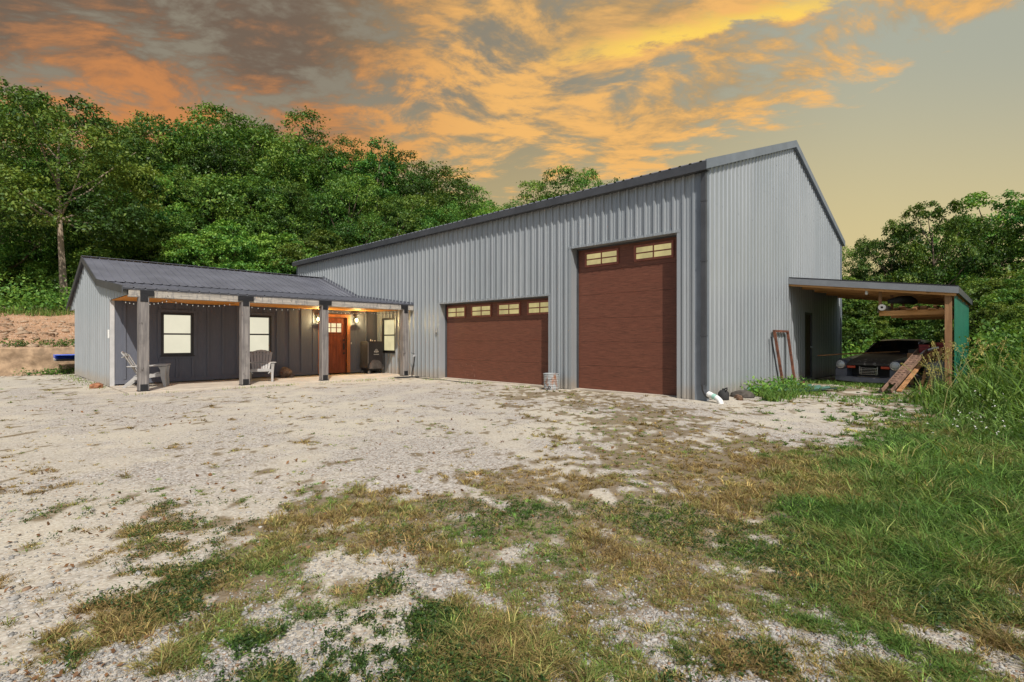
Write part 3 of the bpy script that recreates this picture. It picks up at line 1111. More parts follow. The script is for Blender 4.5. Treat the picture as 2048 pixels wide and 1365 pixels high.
h.build('handle', M['black'], fd, bevel=0.003)
d = MB()
pbox(d, mpa, D1[1] + 0.155, D1[1] + 0.185, 0.0, 0.02, 1.12, 1.19)
d.build('doorbell', M['white'], annex, bevel=0.004)
# roof
mb = MB()
mpr = lambda zf: (lambda s, o, t: (s, t, zf(t) + o))


def roof_strip(mb, s0, s1, ta, tb, za, zb, pitch=0.2286, ribh=0.024, dz=0.0):
    zf = lambda t: za + (zb - za) * (t - ta) / (tb - ta) + dz
    ribbed_wall(mb, lambda s, o, t: (s, t, zf(t) + o), s0, s1, lambda s: ta, lambda s: tb, pitch=pitch, ribh=ribh, ribw=0.040, minor=0.0)


RX0, RX1 = AX - 0.12, X0 - 0.022
roof_strip(mb, RX0, RX1, KY - 0.07, RY, KZ + 0.012, RZ + 0.03)
roof_strip(mb, RX0, RX1, RY, BY, RZ + 0.03, BZ + 0.03)
mb.build('roof', M['roof'], annex, fix=False)
mb = MB()
roof_strip(mb, RX0 + 0.0, RX1, FY_, KY + 0.05, FZ, KZ - 0.004)
mb.add([(RX0, FY_ + 0.02, FZ - 0.03), (RX1, FY_ + 0.02, FZ - 0.03), (RX1, FY_ + 0.02, FZ - 0.002), (RX0, FY_ + 0.02, FZ - 0.002)], [(0, 1, 2, 3)])
mb.build('porch_roof', M['roof'], annex, fix=False)
mb = MB()
mb.bar((RX0 - 0.02, RY, RZ + 0.05), (RX1, RY, RZ + 0.05), 0.30, 0.015)
mb.build('ridge_cap', M['roof'], annex, bevel=0.01)
mb = MB()
for (ya, za), (yb, zb) in (((RY, RZ), (KY - 0.06, KZ)), ((RY, RZ), (BY, BZ)), ((KY, KZ), (FY_, FZ))):
    mb.add([(RX0 - 0.012, ya, za - 0.13), (RX0 - 0.012, yb, zb - 0.13), (RX0 - 0.012, yb, zb + 0.05), (RX0 - 0.012, ya, za + 0.06),
            (RX0 + 0.012, ya, za - 0.13), (RX0 + 0.012, yb, zb - 0.13), (RX0 + 0.012, yb, zb + 0.05), (RX0 + 0.012, ya, za + 0.06)],
           [(0, 1, 2, 3), (4, 5, 6, 7), (0, 1, 5, 4), (2, 3, 7, 6), (1, 2, 6, 5), (0, 3, 7, 4)])
mb.build('rake_trim', M['fascia'], annex)
# flashing where the annex roof meets the barn wall
mb = MB()
mb.add([(X0 - 0.030, RY, RZ + 0.16), (X0 - 0.030, KY, KZ + 0.13), (X0 - 0.030, KY, KZ + 0.03), (X0 - 0.030, RY, RZ + 0.05)], [(0, 1, 2, 3)])
mb.add([(X0 - 0.030, RY, RZ + 0.052), (X0 - 0.030, KY, KZ + 0.034), (X0 - 0.14, KY, KZ + 0.040), (X0 - 0.14, RY, RZ + 0.058)], [(0, 1, 2, 3)])
mb.add([(X0 - 0.030, KY - .01, KZ + 0.10), (X0 - 0.030, FY_, FZ + 0.07), (X0 - 0.030, FY_, FZ + 0.02), (X0 - 0.030, KY - .01, KZ + 0.03)], [(0, 1, 2, 3)])
mb.build('flashing', M['roof'], annex, fix=False)
# soffit of planks
mb = MB()
y = FY_ + 0.20
while y < AYW - 0.03:
    mb.box((AX + 0.02, y, SOF), (X0 - 0.03, min(y + 0.132, AYW - 0.022), SOF + 0.018))
    y += 0.138
mb.build('plank_ceiling', M['pine'], annex, bevel=0.004)
BYC = 14.995
mb = MB().box((AX + 0.0, BYC - 0.10, 2.295), (X0 - 0.03, BYC + 0.04, 2.505))
mb.build('porch_beam', M['beamwood'], annex, bevel=0.012)
for x in (2.72, 5.0, 7.25, 10.14):
    mb = MB().box((x - 0.105, BYC - 0.125, 0.03), (x + 0.105, BYC + 0.085, 2.294))
    po = mb.build('porch_post', M['postwood'], annex, bevel=0.012)
    br = MB()
    last = x > 10
    br.box((x - 0.20 if not x < 3 else x - 0.08, BYC - 0.135, 2.33), (x + (0.08 if last else 0.20), BYC - 0.1255, 2.465))
    br.box((x - 0.075, BYC - 0.136, 2.19), (x + 0.075, BYC - 0.1255, 2.3295))
    for bx in ((-0.045, 2.22), (0.045, 2.22), (0, 2.28), (0.0, 2.40), (-0.05, 2.40), (0.05, 2.40)):
        br.tube([(x + bx[0], BYC - 0.135, bx[1]), (x + bx[0], BYC - 0.142, bx[1])], 0.012, 6)
    br.build('steel_bracket', M['black'], po, bevel=0.002)
    ft = MB()
    ft.box((x - 0.075, BYC - 0.134, 0.07), (x + 0.075, BYC - 0.1255, 0.215))
    ft.box((x - 0.115, BYC - 0.135, 0.045), (x + 0.115, BYC + 0.09, 0.068))
    ft.build('steel_foot', M['black'], po, bevel=0.002)
mb = MB().box((AX - 0.02, 14.80, -0.08), (X0 - 0.03, AYW + 0.04, 0.045))
mb.build('porch_slab', M['concrete'], annex, bevel=0.015)
# two lit wall lamps beside the door
for x in (8.10, 9.55):
    mb = MB()
    pbox(mb, mpa, x - 0.055, x + 0.055, 0.0, 0.025, 1.90, 2.10)
    pbox(mb, mpa, x - 0.015, x + 0.015, 0.025, 0.12, 2.09, 2.11)
    pbox(mb, mpa, x - 0.07, x + 0.07, 0.06, 0.19, 2.11, 2.125)
    for dx in (-0.06, 0.06):
        for oo in (0.065, 0.185):
            pbox(mb, mpa, x + dx - 0.005, x + dx + 0.005, oo - 0.005, oo + 0.005, 1.88, 2.11)
    pbox(mb, mpa, x - 0.07, x + 0.07, 0.06, 0.19, 1.865, 1.88)
    lo = mb.build('wall_lamp', M['black'], annex)
    bb = MB().lathe([(0.001, -0.06), (0.03, -0.05), (0.042, -0.01), (0.036, 0.03), (0.018, 0.06), (0.001, 0.065)], mpa(x, 0.125, 1.99), 12)
    bb.build('bulb', M['bulb'], lo, smooth=True)
    L = bpy.data.lights.new('wall_lamp_light', 'POINT')
    L.energy = 36
    L.color = (1.0, 0.78, 0.36)
    L.shadow_soft_size = 0.05
    lo2 = bpy.data.objects.new('wall_lamp_light', L)
    COL.objects.link(lo2)
    lo2.location = mpa(x, 0.24, 1.98)
mb = MB()
pbox(mb, mpg, AYW + 0.05, AYW + 0.13, 0.018, 0.05, 1.32, 1.55)
mb.build('outlet_box', M['white'], annex, bevel=0.008)

# string lights along the porch ceiling
sl_e = empty('string_lights', (6, 16.6, 2.3), 'string of small clear bulbs draped under the porch ceiling', 'string lights')
wire = MB()
bulb_at = []
runs = [((2.6, 16.9), (3.4, 15.5)), ((3.5, 16.0), (5.0, 15.75)), ((5.3, 16.3), (7.3, 16.0)), ((7.7, 16.2), (10.0, 17.1)), ((10.05, 17.1), (10.42, 15.6))]
for (xa, ya), (xb, yb) in runs:
    pts = []
    n = 12
    for i in range(n + 1):
        t = i / n
        sag = 0.10 * 4 * t * (1 - t)
        pts.append((xa + (xb - xa) * t, ya + (yb - ya) * t, SOF - 0.015 - sag))
    wire.tube(pts, 0.006, 5)
    for i in range(1, n):
        x, y, z = pts[i]
        bulb_at.append((x, y, z))
wire.build('wire', M['black'], sl_e)
b0 = MB().lathe([(0.001, -0.040), (0.008, -0.034), (0.009, -0.02), (0.004, -0.003)], (0, 0, 0), 6).build('bulb', M['fairy'], sl_e, world=False, smooth=True)
for i, p_ in enumerate(bulb_at):
    bo = b0 if i == 0 else b0.copy()
    if i:
        COL.objects.link(bo)
        bo.parent = sl_e
    bo.location = Vector(p_) - sl_e.location

# retaining wall at the foot of the clay bank
us = np.arange(-34.0, 9.9, 0.09)
vs_ = np.array([-0.2, 0.0, 0.1, 0.2, 0.3, 0.4, 0.5, 0.6, 0.7, 0.8, 0.88, 0.94, 0.99])
UU, VV = np.meshgrid(us, vs_, indexing='ij')
YY = 25.93 + (fbm(UU * 2.2, VV * 3.0, 83, 4, 0.6) - 0.5) * 0.16 - 0.10 * sstep(VV, 0.25, -0.1)
ZZ = VV + np.where(VV > 0.9, (fbm(UU * 0.6, UU * 0 + 3.3, 84, 3) - 0.5) * 0.05, 0)
top_y = np.full((len(us), 1), 26.14)
UU = np.concatenate([UU, us[:, None]], 1)
YY = np.concatenate([YY, top_y], 1)
ZZ = np.concatenate([ZZ, ZZ[:, -1:] + 0.004], 1)
ii = np.arange(UU.size).reshape(UU.shape)
rw = np_mesh('retaining_wall', np.stack([UU.ravel(), YY.ravel(), ZZ.ravel()], 1), [np.stack([ii[:-1, :-1].ravel(), ii[1:, :-1].ravel(), ii[1:, 1:].ravel(), ii[:-1, 1:].ravel()], 1)],
             simple('earthy_concrete', (0.37, 0.255, 0.16, 1), 0.95, 0, 0.35, 3.5, 1.0, dirt=((0.22, 0.145, 0.085, 1), 0.8)))
tag(rw, 'low tan retaining wall holding the clay bank behind the annex', 'retaining wall')

# stack of blue roofing sheets behind the annex, on bearers
st = empty('sheet_stack', (2.6, 25.2, 0), 'stack of blue metal sheets poking out behind the annex', 'metal sheets')


def sheet(z, mat, dx):
    m = MB()
    ribbed_wall(m, lambda s, o, t: (t, s, z + o), 24.85, 25.65, lambda s: 1.93 + dx, lambda s: 6.2 + dx, pitch=0.2, ribh=0.02, ribw=0.06, minor=0)
    return m.build('metal_sheet', mat, st, fix=False)


for i in range(11):
    sheet(0.50 + i * 0.021, M['galv'] if i < 4 else M['bluemetal'], rnd.uniform(-0.06, 0.06))
for xx in (3.3, 5.4):
    mb = MB()
    mb.box((xx, 24.8, -0.05), (xx + 0.1, 24.9, 0.495))
    mb.box((xx, 25.6, -0.05), (xx + 0.1, 25.7, 0.495))
    mb.box((xx + 0.001, 24.899, 0.40), (xx + 0.099, 25.601, 0.494))
    mb.build('bearer', M['treated'], st)
# ------------------------------------------------------------------ lean-to carport
LX0, LX1, LY0, LY1 = 16.0, 21.9, 0.885, Y0 - 0.025
LZ = lambda y: 2.50 + (y - 0.86) * 0.1370
lean = empty('carport', (18.9, 2.7, 0), 'open lean-to carport with a green side panel on the barn gable', 'carport')
mb = MB()
ribbed_wall(mb, lambda s, o, t: (s, t, LZ(t) + 0.02 + o), LX0, LX1, lambda s: LY0, lambda s: LY1, minor=0)
mb.build('roof', M['roof'], lean, fix=False)
GT = simple('grey_trim', (0.2, 0.21, 0.225, 1), 0.45, 0.2, 0.1, 3)
for x0, x1 in ((LX0 - 0.022, LX0 - 0.002), (LX1 + 0.002, LX1 + 0.022)):
    mb = MB()
    mb.add([(x0, LY0 - .02, LZ(LY0) - 0.13), (x1, LY0 - .02, LZ(LY0) - 0.13), (x1, LY1, LZ(LY1) - 0.14), (x0, LY1, LZ(LY1) - 0.14),
            (x0, LY0 - .02, LZ(LY0) + 0.025), (x1, LY0 - .02, LZ(LY0) + 0.025), (x1, LY1, LZ(LY1) + 0.025), (x0, LY1, LZ(LY1) + 0.025)],
           [(0, 1, 2, 3), (4, 5, 6, 7), (0, 1, 5, 4), (2, 3, 7, 6), (1, 2, 6, 5), (0, 3, 7, 4)])
    mb.build('rake_trim', GT, lean)
mb = MB()
mb.box((LX0 - 0.02, LY0 - 0.025, LZ(LY0) - 0.13), (LX1 + 0.02, LY0 - 0.003, LZ(LY0) + 0.03))
mb.build('eave_fascia', M['fascia'], lean)
for i, x in enumerate((LX0 + 0.03, 17.3, 18.7, 20.2, LX1 - 0.05)):
    mb = MB()
    mb.bar((x + 0.019, LY0 + 0.02, LZ(LY0) - 0.095), (x + 0.019, LY1, LZ(LY1) - 0.095), 0.038, 0.19)
    mb.build('rafter', M['pine_y'], lean, bevel=0.003)
mb = MB()
for y in np.arange(LY0 + 0.25, LY1, 0.62):
    mb.box((LX0 + 0.07, y, LZ(y) - 0.03), (LX1 - 0.06, y + 0.09, LZ(y) + 0.005))
mb.build('purlin', M['pine'], lean)
for x in (LX0 + 0.16, 18.9, LX1 - 0.2):
    mb = MB().box((x - 0.07, 0.99, -0.2), (x + 0.07, 1.13, LZ(1.0) - 0.11))
    mb.build('post', M['treated'], lean, bevel=0.008)
mb = MB()
ribbed_wall(mb, lambda s, o, z: (s, 0.95 - o, z), LX0 + 0.07, LX1 - 0.1, lambda s: 0.0, lambda s: 2.36, ribh=0.014, minor=0)
mb.build('side_panel', M['greenmetal'], lean, fix=False)
mb = MB()
mb.lathe([(0.02, 0.0), (0.05, -0.005), (0.055, -0.04), (0.03, -0.05), (0.025, -0.08), (0.036, -0.11), (0.03, -0.15), (0.001, -0.165)], (LX0 + 0.14, 2.70, LZ(2.7) - 0.19 + 0.06), 12)
mb.build('lamp_socket', M['white'], lean, smooth=True)
for x in (16.35, 18.2, 20.4):
    mb = MB().box((x, 1.135, 1.90), (x + 0.045, 2.46, 2.03))
    rb = mb.build('rack_beam', M['pine_y'], lean, bevel=0.004)
    hg = MB().box((x - 0.02, 2.40, 2.031), (x - 0.001, 2.47, LZ(2.4) - 0.02))
    hg.build('hanger', M['treated'], rb)
# boards stored on the rack
i = 0
y = 1.18
while y < 2.20:
    w = rnd.choice((0.09, 0.09, 0.14, 0.14))
    L0 = 16.22 + rnd.uniform(-0.1, 0.35)
    z = 2.031
    for lay in range(rnd.choice((1, 2, 2, 3))):
        t = rnd.choice((0.025, 0.038, 0.038))
        dy = rnd.uniform(-0.012, 0.012)
        xx = L0 + rnd.uniform(-0.15, 0.3)
        bo = MB().box((xx, y + dy, z), (xx + rnd.uniform(3.2, 4.8), y + dy + w - 0.01, z + t)).build('stored_board', M['lumber'], None, bevel=0.003)
        tag(bo, 'sawn board lying in the pile of boards on the carport rack', 'board', 'boards stored on the carport rack')
        z += t + 0.002
    y += w + 0.015
rl = MB()
rm = Matrix.Rotation(R(90), 4, 'Y')
rl.lathe([(0.03, 0.0), (0.08, 0.0), (0.08, 0.9), (0.03, 0.9), (0.03, 0.0)], (16.12, 2.37, 2.113), 20, rm)
rl.add([(16.13, 2.452, 2.14), (16.9, 2.452, 2.14), (16.9, 2.462, 1.98), (16.13, 2.462, 1.98)], [(0, 1, 2, 3)])
tag(rl.build('wrap_roll', M['chair'], None), 'white roll of wrap at the end of the carport rack', 'roll')
bl = MB()
bl.tube([(16.4, 2.28, 2.27), (16.5, 2.05, 2.31), (16.8, 1.9, 2.32), (17.3, 1.85, 2.30), (17.6, 1.84, 2.28)], [0.05, 0.10, 0.11, 0.09, 0.04], 10)
tag(bl.build('black_pipe', M['rubber'], None, smooth=True), 'black bulging plastic pipe lying on top of the rack boards', 'pipe')
# ------------------------------------------------------------------ the coupe under the carport


def carpaint():
    def f(q):
        v = objc(q)
        n = q.noise(v, 3, 6, 0.65)
        c = q.mix(n, (0.085, 0.092, 0.120, 1), (0.155, 0.165, 0.205, 1))
        return prin(q, c, 0.30, 0.15, bump(q, q.noise(v, 25, 4, 0.6), 0.05, 0.003), 0.5)
    return matx('faded_black_paint', f)


def hoodpaint():
    def f(q):
        v = objc(q)
        n = q.noise(v, 4, 7, 0.7)
        c = q.mix(n, (0.032, 0.029, 0.027, 1), (0.11, 0.098, 0.088, 1))
        sp = q.n('ShaderNodeSeparateXYZ')
        q.put(sp.inputs[0], v)
        fr = q.math('MULTIPLY', q.step(sp.outputs[0], -0.75, -0.35), q.step(q.math('ABSOLUTE', sp.outputs[1]), 0.5, 0.2))
        chips = q.math('MULTIPLY', q.step(q.noise(q.mapping(v, (1.5, 1, 1)), 9, 6, 0.7), 0.57, 0.62), fr)
        c = q.mix(chips, c, (0.42, 0.40, 0.37, 1))
        return prin(q, c, 0.55, 0, None, 0.3)
    return matx('peeling_hood_paint', f)


M['car'] = carpaint()
M['hood'] = hoodpaint()
M['darkglass'] = matx('dark_glass', lambda q: prin(q, (0.012, 0.013, 0.013, 1), 0.15, 0, None, 0.4))
M['lens'] = matx('headlight_lens', lambda q: prin(q, (0.55, 0.57, 0.57, 1), 0.12, 0.3, bump(q, q.noise(objc(q), 60, 2, 0.5), 0.5, 0.01), 0.6))
M['amber'] = matx('amber_lens', lambda q: prin(q, (0.62, 0.07, 0.02, 1), 0.25, 0, None, 0.5))
M['greyplastic'] = simple('grey_air_dam', (0.20, 0.20, 0.21, 1), 0.6, 0, 0.2, 6)
car = empty('black_coupe', (17.62, 2.93, 0.0), 'faded black classic coupe with peeling hood under the carport', 'car', rz=math.atan2(0.20, -0.98))
car.scale = (1.06, 1.08, 1.04)
HW = 0.82
# stations: x back from the nose, half width, sill z, belt z, fender top z, centre top z
stn = [(-0.02, 0.70, 0.30, 0.50, 0.60, 0.575), (-0.10, 0.77, 0.22, 0.52, 0.645, 0.60), (-0.35, 0.805, 0.20, 0.54, 0.70, 0.655), (-0.75, 0.82, 0.20, 0.56, 0.745, 0.72),
       (-1.2, 0.825, 0.19, 0.58, 0.785, 0.775), (-1.65, 0.825, 0.18, 0.60, 0.80, 0.81), (-2.3, 0.825, 0.18, 0.62, 0.80, 0.80), (-3.0, 0.835, 0.19, 0.62, 0.81, 0.81),
       (-3.7, 0.80, 0.22, 0.60, 0.80, 0.80), (-4.1, 0.70, 0.34, 0.56, 0.70, 0.70)]
rings = []
for x, w, zs, zb, zf, zc in stn:
    half = [(0.55 * w, zs), (0.93 * w, zs + 0.02), (w, zb - 0.08), (w, zb), (0.965 * w, zf - 0.05), (0.86 * w, zf), (0.70 * w, zf - 0.005), (0.58 * w, zc), (0.3 * w, zc + 0.012), (0, zc + 0.015)]
    ring = [(x, yy, zz) for yy, zz in half] + [(x, -yy, zz) for yy, zz in half[-2::-1]]
    rings.append(ring)
mb = MB().loft(rings[2:])
car_body = mb.build('body', M['car'], car, world=False, smooth=True)
# nose: fender pods around the lamps, hood lip, dark mouth
for sgn in (-1, 1):
    mb = MB()
    rg = []
    for x, r, zc_, yc in ((0.03, 0.118, 0.535, 0.635), (0.015, 0.135, 0.535, 0.635), (-0.06, 0.150, 0.54, 0.64), (-0.2, 0.158, 0.545, 0.645), (-0.40, 0.15, 0.56, 0.65)):
        rg.append([(x, sgn * yc + r * math.cos(a) * 1.02, zc_ + r * math.sin(a)) for a in [k * 2 * PI / 20 for k in range(20)]])
    mb.loft(rg, cap=False)
    # cheek below the lamp
    rg = []
    for x, y0, y1, z0, z1 in ((-0.02, 0.50, 0.775, 0.20, 0.42), (-0.06, 0.49, 0.80, 0.19, 0.46), (-0.40, 0.48, 0.81, 0.19, 0.52)):
        rg.append([(x, sgn * y0, z0), (x, sgn * y1, z0), (x, sgn * (y1 + 0.01), (z0 + z1) / 2), (x, sgn * y1, z1), (x, sgn * y0, z1)])
    mb.loft(rg)
    mb.build('front_fender', M['car'], car, world=False, smooth=True)
mb = MB()
hx = [(-0.0, 0.53, 0.565), (-0.10, 0.545, 0.60), (-0.36, 0.56, 0.672), (-0.75, 0.575, 0.735), (-1.2, 0.58, 0.792), (-1.55, 0.56, 0.822)]
rg = []
for x, w, z in hx:
    rg.append([(x, -w, z - 0.006), (x, -0.55 * w, z + 0.004), (x, -0.2 * w, z + 0.022), (x, 0.2 * w, z + 0.022), (x, 0.55 * w, z + 0.004), (x, w, z - 0.006), (x, w, z - 0.035), (x, -w, z - 0.035)])
mb.loft(rg)
mb.build('hood', M['hood'], car, world=False, smooth=True)
mb = MB().box((-0.34, -0.56, 0.22), (-0.30, 0.56, 0.56))
mb.box((-0.30, -0.56, 0.545), (-0.02, 0.56, 0.556))
mb.build('grille_opening', M['rubber'], car, world=False)
mb = MB()
for i in range(5):
    z = 0.28 + i * 0.042
    mb.tube([(-0.07, -0.19, z), (-0.07, 0.19, z)], 0.008, 6)
    for sgn in (-1, 1):
        mb.tube([(-0.07, sgn * 0.19, z), (-0.07, sgn * 0.215, z + 0.01), (-0.07, sgn * 0.215, z + 0.03), (-0.07, sgn * 0.19, z + 0.04)], 0.008, 6)
mb.tube([(-0.07, -0.17, 0.26), (-0.07, -0.17, 0.46)], 0.008, 6)
mb.tube([(-0.07, 0.17, 0.26), (-0.07, 0.17, 0.46)], 0.008, 6)
mb.build('oil_cooler', M['chrome'], car, world=False, smooth=True)
for sgn in (-1, 1):
    mb = MB().lathe([(0.105, -0.02), (0.118, 0.0), (0.112, 0.018), (0.098, 0.02)], (0.022, sgn * 0.635, 0.535), 24, Matrix.Rotation(R(90), 4, 'Y'))
    hl = mb.build('headlight', M['chrome'], car, world=False, smooth=True)
    ml = MB().lathe([(0.001, 0.035), (0.04, 0.032), (0.075, 0.024), (0.100, 0.008)], (0.022, sgn * 0.635, 0.535), 24, Matrix.Rotation(R(90), 4, 'Y'))
    ml.build('lens', M['lens'], hl, world=False, smooth=True)
    mt = MB().box((-0.06, sgn * 0.40 - 0.10, 0.44), (-0.02, sgn * 0.40 + 0.10, 0.505))
    mt.build('turn_signal', M['amber'], car, world=False, bevel=0.008)
    mk = MB().tube([(-0.45, sgn * 0.80, 0.50), (-0.45, sgn * 0.845, 0.50)], 0.022, 8)
    mk.build('side_marker', M['amber'], car, world=False)
mb = MB()
rg = []
for t in np.linspace(-1, 1, 15):
    yy = t * 0.80
    xf = 0.10 - 0.16 * t * t
    zz = 0.03 * t * t
    rg.append([(xf - 0.12, yy, 0.20 + zz), (xf - 0.03, yy, 0.19 + zz), (xf + 0.0, yy, 0.16 + zz), (xf + 0.03, yy, 0.07 + zz * 0.5), (xf, yy, 0.06 + zz * 0.5), (xf - 0.12, yy, 0.09 + zz)])
mb.loft(rg)
mb.build('air_dam', M['greyplastic'], car, world=False, smooth=True)
# cabin: roof with pillars and dark glass
cab = [(-1.55, 0.66, 0.80, 0.74), (-2.05, 0.54, 1.20, 0.72), (-2.35, 0.53, 1.25, 0.72), (-2.8, 0.52, 1.235, 0.72), (-3.5, 0.50, 1.0, 0.68), (-3.95, 0.50, 0.79, 0.64)]
mb = MB()
rg = []
for x, w, z, wb in cab:
    rg.append([(x, -wb, 0.78), (x, -w - 0.01, z - 0.05), (x, -w + 0.07, z - 0.008), (x, 0, z + 0.012), (x, w - 0.07, z - 0.008), (x, w + 0.01, z - 0.05), (x, wb, 0.78)])
rg[0] = [(-1.55, -0.74, 0.775), (-1.55, -0.70, 0.79), (-1.56, -0.55, 0.80), (-1.56, 0, 0.81), (-1.56, 0.55, 0.80), (-1.55, 0.70, 0.79), (-1.55, 0.74, 0.775)]
mb.loft(rg)
mb.build('roof', M['car'], car, world=False, smooth=True)


def slab(mb, pts, n, t=0.012):
    n = Vector(n).normalized() * t
    a = [Vector(p) for p in pts]
    k = len(a)
    mb.add([p for p in a] + [p + n for p in a], [tuple(range(k)), tuple(range(2 * k - 1, k - 1, -1))] + [(i, (i + 1) % k, (i + 1) % k + k, i + k) for i in range(k)])


mb = MB()
slab(mb, [(-1.60, -0.63, 0.845), (-1.60, 0.63, 0.845), (-2.00, 0.49, 1.175), (-2.00, 0, 1.20), (-2.00, -0.49, 1.175)], (0.4, 0, 0.5), 0.02)
mb.build('windshield', M['darkglass'], car, world=False)
for sgn in (-1, 1):
    mb = MB()
    slab(mb, [(-1.78, sgn * 0.735, 0.82), (-2.10, sgn * 0.60, 1.14), (-2.75, sgn * 0.585, 1.16), (-2.85, sgn * 0.725, 0.82)], (0, sgn, 0.3), 0.02)
    mb.build('side_window', M['darkglass'], car, world=False)
for x in (-0.82, -3.12):
    for sgn in (-1, 1):
        rm_ = Matrix.Rotation(R(90), 4, 'X')
        mt = MB().lathe([(0.19, -0.09), (0.27, -0.095), (0.30, -0.07), (0.305, 0), (0.30, 0.07), (0.27, 0.095), (0.19, 0.09)], (x, sgn * 0.735, 0.30), 24, rm_)
        wh = mt.build('wheel', M['rubber'], car, world=False, smooth=True)
        mr = MB().lathe([(0.001, -0.02), (0.05, -0.03), (0.17, 0.0), (0.195, -0.08), (0.195, 0.08), (0.17, 0.0)], (x, sgn * 0.735, 0.30), 20, rm_)
        mr.build('rim', M['galv'], wh, world=False, smooth=True)
mb = MB()
for y0 in (-0.35, 0.2):
    mb.bar((-1.58, y0, 0.845), (-1.70, y0 + 0.42, 0.925), 0.014, 0.014)
mb.build('wiper', M['black'], car, world=False)
# long stick lying over the hood
mb = MB().tube([(17.62, 4.18, 0.80), (18.4, 3.55, 0.855), (18.95, 2.75, 0.90), (19.0, 2.35, 0.93)], [0.018, 0.022, 0.02, 0.014], 7)
tag(mb.build('wooden_stick', M['lumber'], None, smooth=True), 'long thin wooden stick lying across the black car below the windshield', 'stick')

# ------------------------------------------------------------------ junk on the right of the car
mb = MB()
A_, B_ = Vector((14.95, 2.10, 0.02)), Vector((16.75, 1.60, 0.98))
ax = (B_ - A_).normalized()
sd_ = ax.cross(Vector((0, 0, 1))).normalized()
upn = sd_.cross(ax)
mm = Matrix((ax, sd_, upn)).transposed().to_4x4()
mm.translation = A_
LL = (B_ - A_).length
mb.box((0.0, -0.11, 0.0), (LL, -0.085, 0.09), mm)
mb.box((0.0, 0.085, 0.0), (LL, 0.11, 0.09), mm)
xx = 0.35
while xx < LL - 0.35:
    mb.box((xx, -0.084, 0.055), (xx + 0.085, 0.084, 0.075), mm)
    xx += 0.105
mb.box((0.30, -0.02, 0.05), (LL - 0.3, 0.02, 0.078), mm)
rp = mb.build('loading_ramp', M['rustplank'], None, bevel=0.004)
tag(rp, 'rusty slotted steel loading ramp leaning in front of the carport junk', 'ramp')
for k, (a, b, w) in enumerate((((15.55, 1.95, 0.02), (17.1, 1.50, 0.92), 0.10), ((16.3, 1.62, 0.02), (17.0, 1.38, 1.20), 0.07), ((16.2, 1.46, 0.02), (16.75, 1.22, 1.05), 0.09))):
    bo = MB().bar(a, b, w, 0.035).build('leaning_board', M['lumber'], None, bevel=0.003)
    tag(bo, ('narrow board lying under the rusty ramp with its orange edge showing', 'tall reddish board leaning beside the brown carport post', 'short pale board leaning closest to the carport post')[k], 'board')
mb = MB()
mb.box((17.0, 1.15, 0.80), (18.6, 1.95, 0.93))
wb = empty('workbench', (17.8, 1.55, 0), 'brown timber workbench beneath the carport rack behind the ramp', 'workbench')
mb.build('bench_top', M['treated'], wb, bevel=0.006)
for x in (17.05, 18.45):
    for y in (1.2, 1.82):
        MB().box((x, y, -0.1), (x + 0.09, y + 0.09, 0.799)).build('leg', M['treated'], wb)
for (x, y, sx, sy, sz_, lab) in ((17.25, 1.20, 0.5, 0.26, 0.28, 'red metal tool box closest to the post on the workbench'), (17.30, 1.50, 0.45, 0.24, 0.22, 'smaller red metal tool box in the middle of the workbench')):
    tb = MB().box((x, y, 0.931), (x + sx, y + sy, 0.931 + sz_)).build('tool_box', M['red'], None, bevel=0.012)
    tag(tb, lab, 'tool box')
    MB().box((x - 0.006, y - 0.006, 0.931 + sz_ * 0.68), (x + sx + 0.006, y + sy + 0.006, 0.931 + sz_ * 0.72)).build('lid_seam', M['black'], tb)
    MB().tube([(x + sx * .3, y + sy / 2, 0.931 + sz_), (x + sx * .3, y + sy / 2, 0.97 + sz_), (x + sx * .7, y + sy / 2, 0.97 + sz_), (x + sx * .7, y + sy / 2, 0.931 + sz_)], 0.01, 6).build('handle', M['black'], tb)
mb = MB().box((17.1, 1.78, 0.931), (17.8, 1.94, 1.02))
tag(mb.build('dark_case', M['black'], None, bevel=0.01), 'flat black case at the car side of the workbench', 'case')
mb = MB()
mb.tube([(16.75, 1.75, 0.66), (16.75, 1.69, 0.84), (16.75, 1.56, 0.98), (16.75, 1.40, 1.06), (16.75, 1.28, 1.08)], 0.035, 8)
tag(mb.build('curved_pipe', M['galv'], None, smooth=True), 'grey curved pipe arching over the top of the rusty ramp', 'pipe')
mb = MB().lathe([(0.001, 0.0), (0.30, 0.0), (0.31, 0.03), (0.31, 0.68), (0.30, 0.72), (0.20, 0.76), (0.001, 0.77)], (16.62, 1.16, 0.0), 24, Matrix.Rotation(R(-8), 4, 'X'))
tag(mb.build('grey_tank', simple('grey_tank', (0.17, 0.175, 0.17, 1), 0.6, 0.1, 0.2, 5), None, smooth=True), 'grey round steel tank tucked against the brown carport post', 'tank')
mb = MB().lathe([(0.14, -0.05), (0.21, -0.055), (0.235, 0), (0.21, 0.055), (0.14, 0.05), (0.14, -0.05)], (16.5, 1.80, 0.24), 20, Matrix.Rotation(R(70), 4, 'Y'))
tag(mb.build('loose_tyre', M['rubber'], None, smooth=True), 'black loose tyre standing under the workbench edge', 'tyre')

